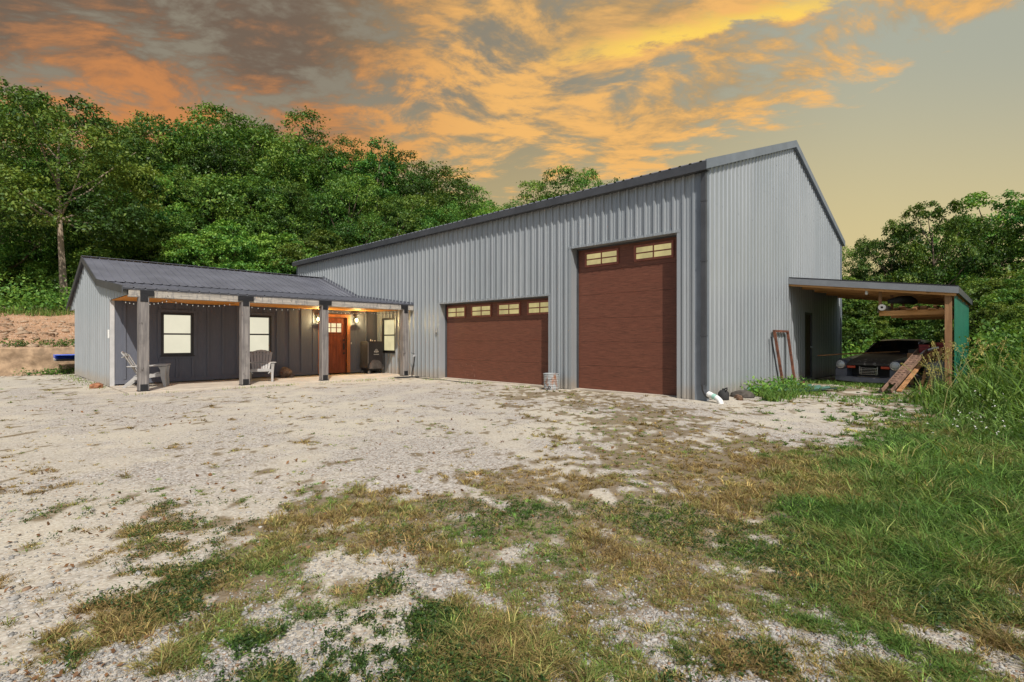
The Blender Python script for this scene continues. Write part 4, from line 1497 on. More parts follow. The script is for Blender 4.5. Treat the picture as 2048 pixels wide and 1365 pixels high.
# rusty frame against the gable wall
mb = MB()
t = 0.06
pl = lambda x, z: (x, 4.25 + z * 0.14, z)
mb.bar(pl(14.60, 0), pl(14.55, 1.5), t, t)
mb.bar(pl(15.62, 0), pl(15.66, 1.5), t, t)
mb.bar(pl(14.52, 1.51), pl(15.69, 1.51), t, t)
rf = mb.build('rusty_frame', M['rust'], None, bevel=0.004)
rf.name = 'steel_rectangle'
tag(rf, 'tall rusty rectangular steel frame leaning on the gable wall', 'frame')
mb = MB().bar((15.55, 4.18, 0.035), (16.6, 4.30, 0.045), 0.07, 0.07)
mb.bar((15.55, 4.02, 0.035), (15.55, 4.34, 0.035), 0.07, 0.07)
tag(mb.build('rusty_bar', M['rust'], None, bevel=0.004), 'rusty steel bar lying at the foot of the rusty frame', 'bar')
mb = MB().tube([(14.3, 4.25, 0.0), (14.33, 4.47, 1.36)], 0.02, 8)
tag(mb.build('black_rod', M['black'], None, smooth=True), 'thin dark rod leaning on the gable wall beside the rusty frame', 'rod')
mb = MB()
gsm = Matrix.Translation((13.75, 3.86, 0.05)) @ Matrix.Rotation(R(-14), 4, 'Z') @ Matrix.Rotation(R(2.5), 4, 'X')
ribbed_wall(mb, lambda s, o, tt: tuple(gsm @ Vector((tt, s, 0.02 + o))), -0.45, 0.45, lambda s: -1.15, lambda s: 1.35, minor=0)
tag(mb.build('green_sheet', simple('pale_green_sheet', (0.09, 0.19, 0.16, 1), 0.5, 0.1, 0.2, 2), None, fix=False), 'green ribbed metal sheet lying flat on the gravel by the gable', 'metal sheet')

# white drain pipe, black jug and stones at the barn corner
mb = MB()
pp = [(X0 - 0.125, Y0 - 0.11, 0.165), (X0 - 0.16, Y0 - 0.20, 0.145), (X0 - 0.20, Y0 - 0.32, 0.105), (X0 - 0.225, Y0 - 0.385, 0.06), (X0 - 0.24, Y0 - 0.42, -0.01)]
mb.tube(pp, [0.055, 0.055, 0.055, 0.054, 0.052], 14)
dp = mb.build('drain_pipe', M['white'], None, smooth=True)
tag(dp, 'white plastic drain elbow lying at the foot of the downspout', 'pipe')
m2 = MB().tube([(X0 - 0.167, Y0 - 0.222, 0.138), (X0 - 0.193, Y0 - 0.30, 0.112)], 0.0565, 14)
m2.build('green_label', simple('green_print', (0.35, 0.6, 0.5, 1), 0.5), dp, smooth=True)
m2 = MB().tube([pp[0], (X0 - 0.145, Y0 - 0.16, 0.153)], 0.062, 14)
m2.build('coupling', M['white'], dp, smooth=True)
mb = MB().lathe([(0.001, 0), (0.10, 0.0), (0.11, 0.02), (0.11, 0.16), (0.07, 0.21), (0.03, 0.22), (0.03, 0.25), (0.001, 0.25)], (X0 + 0.42, Y0 - 0.20, 0), 16)
jg = mb.build('black_jug', M['rubber'], None, smooth=True)
tag(jg, 'black plastic jug standing between drain pipe and gable wall', 'jug')
MB().tube([(X0 + 0.36, Y0 - 0.27, 0.20), (X0 + 0.33, Y0 - 0.31, 0.24), (X0 + 0.38, Y0 - 0.29, 0.27), (X0 + 0.42, Y0 - 0.22, 0.24)], 0.014, 8).build('handle', M['rubber'], jg, smooth=True)


def rock(name, c, r, mat, label, cat, seed, sq=0.6, group=None):
    bm = bmesh.new()
    bmesh.ops.create_icosphere(bm, subdivisions=3, radius=1)
    rr = random.Random(seed)
    o = Vector((rr.uniform(-9, 9), rr.uniform(-9, 9), rr.uniform(-9, 9)))
    from mathutils import noise as mn
    for v in bm.verts:
        d = 1 + 0.32 * mn.noise(v.co * 1.3 + o) + 0.16 * mn.noise(v.co * 3.1 + o) + 0.07 * mn.noise(v.co * 7 + o)
        v.co = Vector((v.co.x * d * r[0], v.co.y * d * r[1], v.co.z * d * r[2]))
    me = bpy.data.meshes.new(name)
    bm.to_mesh(me)
    bm.free()
    me.materials.append(mat)
    ob = bpy.data.objects.new(name, me)
    COL.objects.link(ob)
    ob.location = c
    ob.rotation_euler = (0, 0, rr.uniform(0, 6))
    return tag(ob, label, cat, group)


rock('sandstone_rock', (2.14, 17.42, 0.04), (0.16, 0.13, 0.10), M['rock'], 'reddish brown rough rock at the front corner of the annex', 'rock', 3)
rock('round_rock', (6.92, 17.02, 0.19), (0.19, 0.17, 0.17), simple('brown_fieldstone', (0.17, 0.12, 0.09, 1), 0.95, 0, 0.5, 9, 1.0), 'round mottled brown rock on the porch against the dark wall', 'rock', 5)
rock('round_rock', (7.12, 16.98, 0.10), (0.09, 0.08, 0.07), simple('grey_fieldstone', (0.16, 0.13, 0.12, 1), 0.95, 0, 0.5, 9, 1.0), 'small grey brown rock beside the big round porch rock', 'rock', 6)
rock('dark_slab', (11.75, 4.28, 0.05), (0.24, 0.13, 0.11), simple('dark_stone', (0.07, 0.06, 0.05, 1), 0.95, 0, 0.4, 9, 1.0), 'dark brown stone half buried in weeds by the gable wall', 'rock', 9)
M['rubble'] = simple('brown_rubble', (0.15, 0.085, 0.05, 1), 0.95, 0, 0.5, 9, 1.0)
rock('rubble_rock', (11.15, 4.10, 0.03), (0.09, 0.07, 0.06), M['rubble'], 'small brown stone beside the black jug', 'rock', 12)
rock('rubble_rock', (11.38, 4.22, 0.03), (0.07, 0.09, 0.07), M['rubble'], 'small brown stone wedged between the jug and the dark stone', 'rock', 14)

# ------------------------------------------------------------------ rusty bucket by the garage door


def rustydrum():
    def f(q):
        v = objc(q)
        n = q.noise(q.mapping(v, (6, 6, 2.2)), 1.3, 7, 0.7)
        c = q.mix(q.step(n, 0.47, 0.68), (0.35, 0.38, 0.39, 1), (0.27, 0.11, 0.045, 1))
        c = q.mix(q.step(q.noise(v, 22, 5, 0.7), 0.55, 0.7), c, (0.42, 0.43, 0.43, 1))
        return prin(q, c, 0.6, 0.25, bump(q, n, 0.2, 0.01), 0.4)
    return matx('rusted_galvanised', f)


prof = [(0.001, 0.012), (0.175, 0.012), (0.180, 0.0), (0.186, 0.012)]
for i in range(6):
    z = 0.05 + i * 0.06
    prof += [(0.186 + i * 0.0015, z), (0.193 + i * 0.0015, z + 0.015), (0.186 + i * 0.0015, z + 0.03)]
prof += [(0.20, 0.41), (0.207, 0.42), (0.2, 0.43), (0.19, 0.42), (0.18, 0.05), (0.001, 0.045)]
bk = MB().lathe(prof, (10.16, 8.44, -0.01), 28).build('metal_bucket', rustydrum(), None, smooth=True)
tag(bk, 'rust streaked galvanised bucket standing between the garage doors', 'bucket')
for a in (0.5, 3.7):
    cxx, cyy = 10.16 + 0.2 * math.cos(a), 8.44 + 0.2 * math.sin(a)
    pts = [(cxx + 0.03 * math.cos(a) - math.sin(a) * dx, cyy + 0.03 * math.sin(a) + math.cos(a) * dx, 0.36 - dz) for dx, dz in ((-0.06, 0), (-0.055, 0.035), (0, 0.05), (0.055, 0.035), (0.06, 0))]
    MB().tube(pts, 0.006, 6).build('handle', M['galv'], bk)
MB().tube([(9.965, 8.385, 0.02), (9.955, 8.36, 0.10), (9.965, 8.33, 0.11), (9.98, 8.30, 0.06)], 0.01, 6).build('hook', M['black'], bk)

# ------------------------------------------------------------------ yard hydrant and hose
hy = empty('yard_hydrant', (10.30, 14.75, 0), 'slim black yard hydrant with a hanging hose beside the porch', 'hydrant')
mb = MB().tube([(10.30, 14.76, -0.05), (10.30, 14.74, 0.20), (10.30, 14.62, 0.52), (10.30, 14.58, 0.72)], 0.017, 8)
mb.build('standpipe', M['black'], hy, smooth=True)
mb = MB().lathe([(0.02, 0), (0.035, 0.01), (0.035, 0.06), (0.02, 0.075)], (10.30, 14.58, 0.70), 10)
mb.tube([(10.30, 14.58, 0.75), (10.25, 14.58, 0.74), (10.22, 14.58, 0.69)], 0.018, 8)
mb.build('spout', M['galv'], hy, smooth=True)
mb = MB().bar((10.30, 14.57, 0.79), (10.28, 14.76, 0.83), 0.02, 0.012)
mb.build('lever', M['black'], hy)
pts = []
for i in range(46):
    a = i * 0.42
    rr_ = 0.30 + 0.10 * math.sin(i * 0.9)
    pts.append((9.95 + rr_ * 1.0 * math.cos(a), 14.55 + rr_ * 1.15 * math.sin(a), 0.018 + 0.0016 * (i % 15)))
for i in range(10):
    pts.append((10.15 - i * 0.02, 14.3 - i * 0.34, 0.016))
mb = MB().tube(pts, 0.014, 6)
tag(mb.build('garden_hose', M['rubber'], None, smooth=True), 'black garden hose coiled on the gravel at the porch end', 'hose')

# ------------------------------------------------------------------ covered smoker with castors
gr = empty('covered_grill', (10.03, 16.92, 0.045), 'smoker under a dark grey cover on castors, beside the front door', 'grill')
M['cover'] = simple('grey_cover', (0.050, 0.047, 0.050, 1), 0.7, 0, 0.25, 3, 0.6)
M['coverlight'] = simple('sagging_grey_hem', (0.16, 0.15, 0.145, 1), 0.75, 0, 0.3, 6, 0.6)
gx0, gx1, gy0, gy1 = 9.74, 10.34, 16.66, 17.20
mb = MB()
rg = []
for z, e in ((0.20, 0.02), (0.26, 0.025), (0.45, 0.01), (0.75, 0.0), (1.05, 0.004), (1.15, -0.004), (1.18, -0.03)):
    ring = []
    n = 40
    for k in range(n):
        t = k / n * 4
        sgm, u = int(t), t - int(t)
        cs = [(gx0 - e, gy0 - e), (gx1 + e, gy0 - e), (gx1 + e, gy1 + e), (gx0 - e, gy1 + e)]
        a, b = cs[sgm], cs[(sgm + 1) % 4]
        wv = (0.022 * math.sin(k * 2.2 + z * 5) + 0.012 * math.sin(k * 5.1 - z * 9)) * max(0.15, (1.0 - z)) * (1 if 0.05 < u < 0.95 else 0.2)
        nx_, ny_ = ((0, -1), (1, 0), (0, 1), (-1, 0))[sgm]
        ring.append((a[0] + (b[0] - a[0]) * u + nx_ * wv, a[1] + (b[1] - a[1]) * u + ny_ * wv, 0.045 + z))
    rg.append(ring)
mb.loft(rg)
cv = mb.build('cover', M['cover'], gr, smooth=True)
mb = MB().tube([(gx0 - 0.012, gy0 - 0.012, 0.06 + 0.22), (gx0 - 0.004, gy0 - 0.004, 0.8), (gx0 + 0.002, gy0 + 0.002, 1.19)], 0.008, 6)
mb.build('piping', M['chair'], cv)
# bunched lighter hem
mb = MB()
rg = []
for i in range(13):
    t = i / 12
    x = gx0 + 0.02 + t * (gx1 - gx0 - 0.02)
    hh = 0.10 + 0.24 * math.sin(PI * min(1, t * 1.05)) + 0.03 * math.sin(9 * t)
    rg.append([(x, gy0 - 0.012, 0.225), (x, gy0 - 0.075 - 0.02 * math.sin(11 * t), 0.235), (x, gy0 - 0.07 - 0.03 * math.sin(7 * t), 0.24 + hh * 0.5), (x, gy0 - 0.035, 0.24 + hh), (x, gy0 - 0.012, 0.235 + hh)])
mb.loft(rg)
mb.build('sagging_hem', M['coverlight'], cv, smooth=True)
# white printed emblem: a dome mark with wings above one short line of print
lg = MB()
cxl, czl, yl = 10.06, 0.86, gy0 - 0.022
for k in range(9):
    a = PI * k / 8
    for r0, r1 in ((0.052, 0.066), (0.026, 0.038)):
        if k < 8:
            a2 = PI * (k + 0.8) / 8
            lg.add([(cxl + r0 * math.cos(a), yl, czl + r0 * 1.25 * math.sin(a)), (cxl + r1 * math.cos(a), yl, czl + r1 * 1.25 * math.sin(a)),
                    (cxl + r1 * math.cos(a2), yl, czl + r1 * 1.25 * math.sin(a2)), (cxl + r0 * math.cos(a2), yl, czl + r0 * 1.25 * math.sin(a2))], [(0, 1, 2, 3)])
lg.add([(cxl - 0.018, yl, czl - 0.05), (cxl + 0.018, yl, czl - 0.05), (cxl + 0.012, yl, czl + 0.02), (cxl - 0.012, yl, czl + 0.02)], [(0, 1, 2, 3)])
for sg in (-1, 1):
    lg.add([(cxl + sg * 0.03, yl, czl - 0.045), (cxl + sg * 0.095, yl, czl - 0.03), (cxl + sg * 0.075, yl, czl + 0.02), (cxl + sg * 0.045, yl, czl - 0.005)], [(0, 1, 2, 3)])
xx = cxl - 0.105
while xx < cxl + 0.10:
    w = rnd.choice((0.012, 0.016, 0.009))
    lg.box((xx, yl - 0.001, czl - 0.125), (xx + w, yl + 0.001, czl - 0.100))
    xx += w + 0.0045
lg.build('printed_emblem', M['white'], cv, fix=False)
mb = MB().box((gx0 + 0.03, gy0 + 0.03, 0.16), (gx1 - 0.03, gy1 - 0.03, 0.25))
mb.build('base_frame', M['black'], gr)
for x in (gx0 + 0.06, gx1 - 0.06):
    for y in (gy0 + 0.05, gy1 - 0.05):
        mb = MB().lathe([(0.001, -0.018), (0.045, -0.018), (0.05, 0), (0.045, 0.018), (0.001, 0.018)], (x, y, 0.095), 14, Matrix.Rotation(R(90), 4, 'X'))
        mb.box((x - 0.02, y - 0.028, 0.10), (x + 0.02, y - 0.022, 0.165))
        mb.box((x - 0.02, y + 0.022, 0.10), (x + 0.02, y + 0.028, 0.165))
        mb.build('caster', M['rubber'] if x > 10 else M['greyplastic'], gr)
for k, (x, y, hgt, r_) in enumerate(((9.93, 16.80, 0.07, 0.018), (10.02, 16.84, 0.05, 0.014), (10.10, 16.80, 0.035, 0.026))):
    bt = MB().lathe([(0.001, 0), (r_, 0), (r_, hgt * 0.7), (r_ * 0.5, hgt), (0.001, hgt)], (x, y, 1.226), 10).build('small_bottle', M['white'], None, smooth=True)
    tag(bt, ('tallest small white bottle on top of the covered smoker', 'thin middle white bottle on top of the covered smoker', 'squat white pot on top of the covered smoker')[k], 'bottle')

# ------------------------------------------------------------------ adirondack chairs


def adirondack(loc, rz, label):
    t = empty('adirondack_chair', loc, label, 'chair', 'grey resin chairs on the porch', rz)
    # local frame: +x is the way the chair faces, z up
    b = MB()
    nsl = 7
    bot, top_ = Vector((-0.16, 0, 0.27)), Vector((-0.52, 0, 0.93))
    axis = (top_ - bot).normalized()
    nrm = Vector((axis.z, 0, -axis.x))
    for i in range(nsl):
        u = (i - 3) / 3
        wb_, wt_ = 0.058, 0.080
        L = (top_ - bot).length * (1 - 0.17 * abs(u) ** 2.0)
        cb, ct = u * 0.20, u * 0.275
        cup = 0.05 * u * u
        p0 = bot + nrm * cup
        p1 = bot + axis * L + nrm * cup
        vs = []
        for p, c, w in ((p0, cb, wb_), (p1, ct, wt_)):
            for yy, d in ((-w / 2, 0), (w / 2, 0), (w / 2, 0.018), (-w / 2, 0.018)):
                vs.append((p.x - nrm.x * d, c + yy, p.z - nrm.z * d))
        b.add(vs, [(0, 1, 2, 3), (4, 5, 6, 7), (0, 1, 5, 4), (1, 2, 6, 5), (2, 3, 7, 6), (3, 0, 4, 7)])
    for fr, hw in ((0.06, 0.24), (0.42, 0.275), (0.80, 0.285)):
        p = bot + axis * (top_ - bot).length * fr - nrm * 0.012
        b.bar(p + Vector((0, -hw, 0)), p + Vector((0, hw, 0)), 0.10 if fr < .7 else 0.07, 0.02, axis)
    # moulded arched head band
    pts = []
    for i in range(15):
        u = -1 + 2 * i / 14
        L = (top_ - bot).length * (1 - 0.17 * abs(u) ** 2.0)
        p = bot + axis * (L - 0.02) + nrm * (0.05 * u * u - 0.012)
        pts.append((p.x, u * 0.31, p.z))
    b.tube(pts, 0.020, 6)
    b.build('backrest', M['chair'], t, world=False, bevel=0.006)
    s_ = MB()
    for i in range(6):
        x = -0.14 + i * 0.088
        z = 0.275 + 0.085 * (x + 0.14) / 0.44 - (0.015 if 0 < i < 4 else 0)
        s_.box((x, -0.235, z), (x + 0.080, 0.235, z + 0.022))
    s_.box((0.37, -0.27, 0.30), (0.40, 0.27, 0.375))
    # arched apron under the front rail
    s_.bar((0.385, -0.27, 0.31), (0.385, -0.20, 0.24), 0.05, 0.03)
    s_.bar((0.385, 0.27, 0.31), (0.385, 0.20, 0.24), 0.05, 0.03)
    s_.build('seat', M['chair'], t, world=False, bevel=0.006)
    for sg in (-1, 1):
        a = MB()
        ring = [(0.50, 0.07), (0.47, 0.10), (0.25, 0.09), (-0.05, 0.055), (-0.34, 0.045), (-0.37, 0.02)]
        pts = [(x, sg * 0.32 + w) for x, w in ring] + [(x, sg * 0.32 - w) for x, w in ring[::-1]]
        a.loft([[(x, y, 0.535 + 0.02 * (x > 0.2)) for x, y in pts], [(x, y, 0.560 + 0.02 * (x > 0.2)) for x, y in pts]])
        a.build('armrest', M['chair'], t, world=False, bevel=0.006)
        l = MB()
        l.loft([[(x0_, sg * 0.30 - 0.02 * sg, z), (x1_, sg * 0.30 - 0.02 * sg, z), (x1_, sg * (0.30 + wd), z), (x0_, sg * (0.30 + wd), z)] for z, x0_, x1_, wd in ((0.0, 0.42, 0.48, 0.04), (0.25, 0.36, 0.46, 0.045), (0.45, 0.35, 0.47, 0.06), (0.535, 0.30, 0.49, 0.07))])
        l.build('front_leg', M['chair'], t, world=False, bevel=0.006)
        l = MB()
        l.bar((0.40, sg * 0.275, 0.325), (-0.22, sg * 0.275, 0.235), 0.035, 0.085)
        l.bar((-0.20, sg * 0.275, 0.25), (-0.45, sg * 0.285, 0.0), 0.04, 0.075)
        l.build('rear_leg', M['chair'], t, world=False, bevel=0.006)
    return t


adirondack((3.05, 16.40, 0.045), R(-19), 'grey resin adirondack chair turned sideways behind the end post')
adirondack((5.84, 16.12, 0.045), R(-111), 'grey resin adirondack chair facing the yard below the second window')

# little red-roofed building glimpsed through the trees
bx_, by_ = at(1975, 40)
rb = empty('red_roof_shed', (bx_, by_, 0), 'distant shed with a red roof half hidden by the right-hand trees', 'shed')
mb = MB().box((bx_ - 3, by_ - 4, -0.3), (bx_ + 3, by_ + 4, 4.0))
mb.build('wall', simple('shed_wall', (0.3, 0.27, 0.24, 1), 0.8), rb)
mb = MB()
slab(mb, [(bx_ - 3.4, by_ - 4.4, 3.9), (bx_ - 3.4, by_ + 4.4, 3.9), (bx_, by_ + 4.4, 5.5), (bx_, by_ - 4.4, 5.5)], (-0.4, 0, 1), 0.06)
slab(mb, [(bx_ + 3.4, by_ - 4.4, 3.9), (bx_ + 3.4, by_ + 4.4, 3.9), (bx_ + 0.01, by_ + 4.4, 5.5), (bx_ + 0.01, by_ - 4.4, 5.5)], (0.4, 0, 1), 0.06)
mb.build('roof', simple('red_roof', (0.42, 0.05, 0.06, 1), 0.5, 0.1, 0.2, 2), rb)

# ------------------------------------------------------------------ trees


def leaves_from(C, Nrm, size, tint, spread=0.8):
    """C centres (n,3), Nrm preferred normals (n,3) -> V, F, colours of leaf-shaped quads"""
    n = len(C)
    r = rng.normal(size=(n, 3))
    nn = Nrm + spread * r
    nn /= np.linalg.norm(nn, axis=1)[:, None] + 1e-9
    t = rng.normal(size=(n, 3))
    t[:, 2] -= 0.5
    t -= nn * (t * nn).sum(1)[:, None]
    t /= np.linalg.norm(t, axis=1)[:, None] + 1e-9
    b = np.cross(nn, t)
    L = size[:, None] * rng.uniform(0.7, 1.35, (n, 1))
    Wd = L * rng.uniform(0.38, 0.62, (n, 1))
    V = np.empty((n, 4, 3))
    V[:, 0] = C - t * L * 0.5
    V[:, 1] = C + b * Wd * 0.5 + t * L * 0.08 + nn * L * 0.10
    V[:, 2] = C + t * L * 0.5 - nn * L * 0.05
    V[:, 3] = C - b * Wd * 0.5 + t * L * 0.08 + nn * L * 0.10
    Fq = np.arange(n * 4).reshape(n, 4)
    col = np.repeat(tint, 4, axis=0)
    return V.reshape(-1, 3), Fq, col


PAL = np.array([[0.024, 0.072, 0.015], [0.058, 0.144, 0.025], [0.118, 0.232, 0.036], [0.235, 0.345, 0.056]])


def palette(t):
    t = np.clip(t, 0, 0.9999) * 3
    i = t.astype(int)
    f = (t - i)[:, None]
    return PAL[i] * (1 - f) + PAL[np.minimum(i + 1, 3)] * f


def crown_proto(seed, base=0.12, nl=26, cl=44, lv=36, rad=0.36, lobe=(0.10, 0.175), lsize=0.0128, droop=0.3, warm=0.5, dens=1.0):
    """unit-height tree crown; returns V, F, col and the lobe list for the limbs"""
    g = np.random.default_rng(seed)
    lobes = []
    tries = 0
    while len(lobes) < nl and tries < 900:
        tries += 1
        h = g.uniform(base + 0.06, 0.93)
        u = (h - base) / (1 - base)
        prof = (math.sin(PI * min(1, (0.14 + 0.86 * u)) ** 0.85)) ** 0.6
        rr_ = rad * prof * g.uniform(0.45, 1.0) ** 0.6
        a = g.uniform(0, 2 * PI)
        c = np.array([rr_ * math.cos(a), rr_ * math.sin(a), h])
        r = g.uniform(*lobe) * (0.75 + 0.35 * (1 - u))
        if all(np.linalg.norm(c - l[0]) > 0.80 * (r + l[1]) for l in lobes):
            lobes.append((c, r))
    Cs, Ns, Ts = [], [], []
    for c, r in lobes:
        ltint = g.normal(warm, 0.16)
        nclump = int(cl * (r / 0.13) ** 2 * dens) + 6
        d = g.normal(size=(nclump, 3))
        d[:, 2] = d[:, 2] * 0.9 + 0.30
        d /= np.linalg.norm(d, axis=1)[:, None]
        rr_ = r * np.where(g.random((nclump, 1)) < 0.8, g.uniform(0.86, 1.02, (nclump, 1)), g.uniform(0.3, 0.85, (nclump, 1)))
        cc = c + d * rr_ * np.array([1.0, 1.0, 0.80])
        for k in range(nclump):
            m = int(lv * g.uniform(0.6, 1.4))
            off = g.normal(size=(m, 3)) * np.array([0.020, 0.020, 0.010]) * (r / 0.13) ** 0.5
            rad2 = np.linalg.norm(off[:, :2], axis=1)
            off[:, 2] -= droop * rad2
            Cs.append(cc[k] + off)
            nn = d[k] * 0.7 + np.array([0, 0, 0.75])
            Ns.append(np.repeat(nn[None], m, 0))
            Ts.append(np.clip(ltint + g.normal(0, 0.14) + g.normal(0, 0.20, m), 0, 1))
    C = np.concatenate(Cs)
    Nn = np.concatenate(Ns)
    T = palette(np.concatenate(Ts))
    V, Fq, col = leaves_from(C, Nn, np.full(len(C), lsize), T)
    return V, Fq, col, lobes


def trunk_proto(seed, lobes, base, r0=0.018, lean_=(0, 0)):
    g = np.random.default_rng(seed + 100)
    mb = MB()
    pts, rs = [], []
    for i in range(9):
        t = i / 8
        z = -0.03 + t * 0.85
        pts.append((lean_[0] * t + 0.012 * math.sin(4 * t + seed), lean_[1] * t + 0.012 * math.cos(3 * t + seed) - 0.012 * math.cos(seed), z))
        rs.append(r0 * (1.25 - 0.25 * min(1, t * 6)) * (1 - 0.8 * t))
    mb.tube(pts, rs, 8)
    for c, r in lobes[:14]:
        z0 = max(base * 1.1 + 0.05, c[2] - 0.18 - 0.3 * math.hypot(c[0], c[1]))
        t = (z0 + 0.03) / 0.85
        if not 0 < t < 0.95:
            continue
        i = int(t * 8)
        f_ = t * 8 - i
        p = [pts[i][j] * (1 - f_) + pts[i + 1][j] * f_ for j in range(3)]
        mid_ = [(p[j] * 0.5 + c[j] * 0.5) for j in range(3)]
        mid_[2] -= 0.02
        mb.tube([p, mid_, tuple(c)], [r0 * (1 - 0.8 * t) * 0.5, r0 * 0.22, r0 * 0.07], 6)
    return mb


protos = {}


def make_proto(key, seed, trunkmat='bark', **kw):
    V, Fq, col, lobes = crown_proto(seed, **kw)
    k_ = 1.0 / float(np.percentile(V[:, 2], 99.7))
    V = V * np.array([1.0, 1.0, k_])
    lobes = [(c * np.array([1.0, 1.0, k_]), r) for c, r in lobes]
    crown = np_mesh('crown', V, [Fq], M['leaf'], col)
    tr = trunk_proto(seed, lobes, kw.get('base', 0.12), kw.get('tr', 0.018) if False else 0.018).build('trunk', M[trunkmat], None, smooth=True)
    protos[key] = [crown, tr, False]


make_proto('oak', 1, base=0.10, nl=30, rad=0.36, warm=0.42)
make_proto('elm', 2, base=0.14, nl=28, rad=0.31, warm=0.50)
make_proto('hickory', 3, base=0.08, nl=32, rad=0.40, warm=0.60, lsize=0.0145)
make_proto('tall', 4, base=0.34, nl=30, rad=0.36, warm=0.62, lsize=0.016, droop=0.5, trunkmat='barkpale')
make_proto('bushy', 5, base=-0.05, nl=22, rad=0.52, lobe=(0.15, 0.24), warm=0.60, lsize=0.025, cl=26)
make_proto('walnut', 6, base=0.10, nl=30, rad=0.40, lobe=(0.085, 0.14), warm=0.46, lsize=0.017, droop=0.7, cl=36)
make_proto('spire', 7, base=0.0, nl=30, rad=0.15, lobe=(0.05, 0.09), warm=0.25, lsize=0.014)


def tree(kind, px, d, top, name, label, cat='tree', group=None, width=1.0, zoff=0.0):
    x, y = at(px, d)
    z = float(gz(x, y)) - 0.05 + zoff
    H = CAMH + (680 - top) / 1029 * d - z
    e = empty(name, (x, y, z), label, cat, group, rnd.uniform(0, 6.28))
    e.scale = (H * width * rnd.uniform(0.94, 1.08), H * width * rnd.uniform(0.94, 1.08), H)
    pr = protos[kind]
    for o in pr[:2]:
        if pr[2]:
            o = o.copy()
            COL.objects.link(o)
        o.parent = e
        o.location = (0, 0, 0)
    pr[2] = True
    return e


GW = 'trees of the wood behind the annex'
WL = 'leafy green tree packed in the middle of the wood behind the annex'
tree('tall', 128, 27.5, 196, 'deciduous_tree', 'tall tree with a bare pale trunk left of the annex', width=0.95)
tree('oak', 15, 31, 190, 'deciduous_tree', 'big dark tree at the left edge of the wood', group=GW)
tree('elm', 262, 38, 258, 'deciduous_tree', 'tree topping the wood above the annex gable peak', group=GW, width=0.95)
tree('oak', 365, 40, 243, 'deciduous_tree', 'broad tree topping the wood above the first annex window', group=GW, width=0.95)
tree('hickory', 470, 41, 236, 'deciduous_tree', 'tallest broad tree topping the wood above the second porch post', group=GW)
tree('elm', 578, 42, 240, 'deciduous_tree', 'dark rounded tree topping the wood left of the barn end', group=GW, width=1.05)
tree('oak', 665, 44, 286, 'deciduous_tree', 'tree topping the wood where its outline steps down to the right', group=GW)
tree('spire', 752, 42, 276, 'evergreen_tree', 'narrow pointed evergreen standing up out of the wood', group=GW)
tree('elm', 850, 46, 322, 'deciduous_tree', 'rounded tree topping the wood above the long barn eave', group=GW, width=1.1)
tree('oak', 790, 46, 328, 'deciduous_tree', 'tree just right of the pointed evergreen in the wood', group=GW)
tree('hickory', 925, 48, 382, 'deciduous_tree', 'last lower tree where the wood dips to the barn roof', group=GW)
tree('oak', 975, 52, 412, 'deciduous_tree', 'small treetop at the far right tip of the wood', group=GW)
for px, d, top, kind in ((205, 34, 318, 'hickory'), (318, 35, 352, 'hickory'), (425, 36, 362, 'elm'), (520, 37, 352, 'hickory'), (612, 37.5, 378, 'oak'),
                         (700, 38.5, 350, 'elm'), (790, 40, 386, 'hickory'), (880, 42, 404, 'oak'), (55, 33, 320, 'oak'), (262, 36, 300, 'elm'), (470, 39, 298, 'oak'), (370, 38, 300, 'elm'), (640, 41, 318, 'elm')):
    tree(kind, px, d, top, 'deciduous_tree', WL, group=GW, width=0.88)
for px, d, top in ((25, 31, 480), (195, 31.5, 470), (285, 32, 440), (372, 33, 470), (455, 33.5, 452), (545, 34.5, 468), (640, 35.5, 470), (88, 32, 505), (-45, 31, 450)):
    tree('bushy', px, d, top, 'leafy_bush', 'bright leafy bush along the front foot of the wood', 'bush', 'bushes along the foot of the wood')
for px, d, top in ((215, 50, 300), (315, 51, 290), (418, 52, 284), (525, 52, 276), (610, 53, 290), (705, 54, 340), (775, 55, 360), (890, 56, 385)):
    tree('oak', px, d, top, 'deciduous_tree', 'tree standing at the back of the wood, only its top showing', group=GW, width=1.15)
tree('hickory', 1110, 44, 352, 'deciduous_tree', 'pale green treetop showing over the barn roof', width=0.9)
tree('oak', 1192, 46, 352, 'deciduous_tree', 'small dark treetop over the barn roof closest to the ridge', width=0.75)
tree('elm', 1045, 46, 402, 'deciduous_tree', 'low sparse treetop over the barn roof next to the wood', width=0.8)
GR = 'trees beyond the carport'
tree('walnut', 1872, 29, 408, 'deciduous_tree', 'tall tree with feathery leaves rising behind the green panel', group=GR, width=0.82)
tree('walnut', 1985, 30, 394, 'deciduous_tree', 'tallest dark tree beyond the carport against the yellow sky', group=GR, width=0.9)
tree('walnut', 2075, 28, 418, 'deciduous_tree', 'airy tree at the right edge beyond the carport', group=GR, width=0.9)
tree('walnut', 1780, 30, 450, 'deciduous_tree', 'rounded tree above the middle of the carport roof', group=GR, width=0.72)
tree('elm', 1715, 33, 486, 'deciduous_tree', 'low tree touching the far gable corner', group=GR, width=0.8)
tree('oak', 1930, 36, 452, 'deciduous_tree', 'dark tree filling the gap behind the feathery tree', group=GR, width=0.85)
for px, d, top in ((1690, 27, 560), (1735, 26, 585), (1780, 27, 575), (1825, 26, 590), (1870, 26, 575), (1700, 25, 655), (1760, 25, 650), (1820, 25, 660), (1880, 24, 640), (1945, 24, 600), (2000, 22, 560), (2050, 20, 540), (1975, 19, 620), (2030, 17, 600), (2110, 18, 540), (2090, 15, 600)):
    tree('bushy', px, d, top, 'leafy_bush', 'dense green bush in the thicket around the back of the carport', 'bush', 'bushes around the carport')

# ------------------------------------------------------------------ undergrowth, weeds, grass, gravel


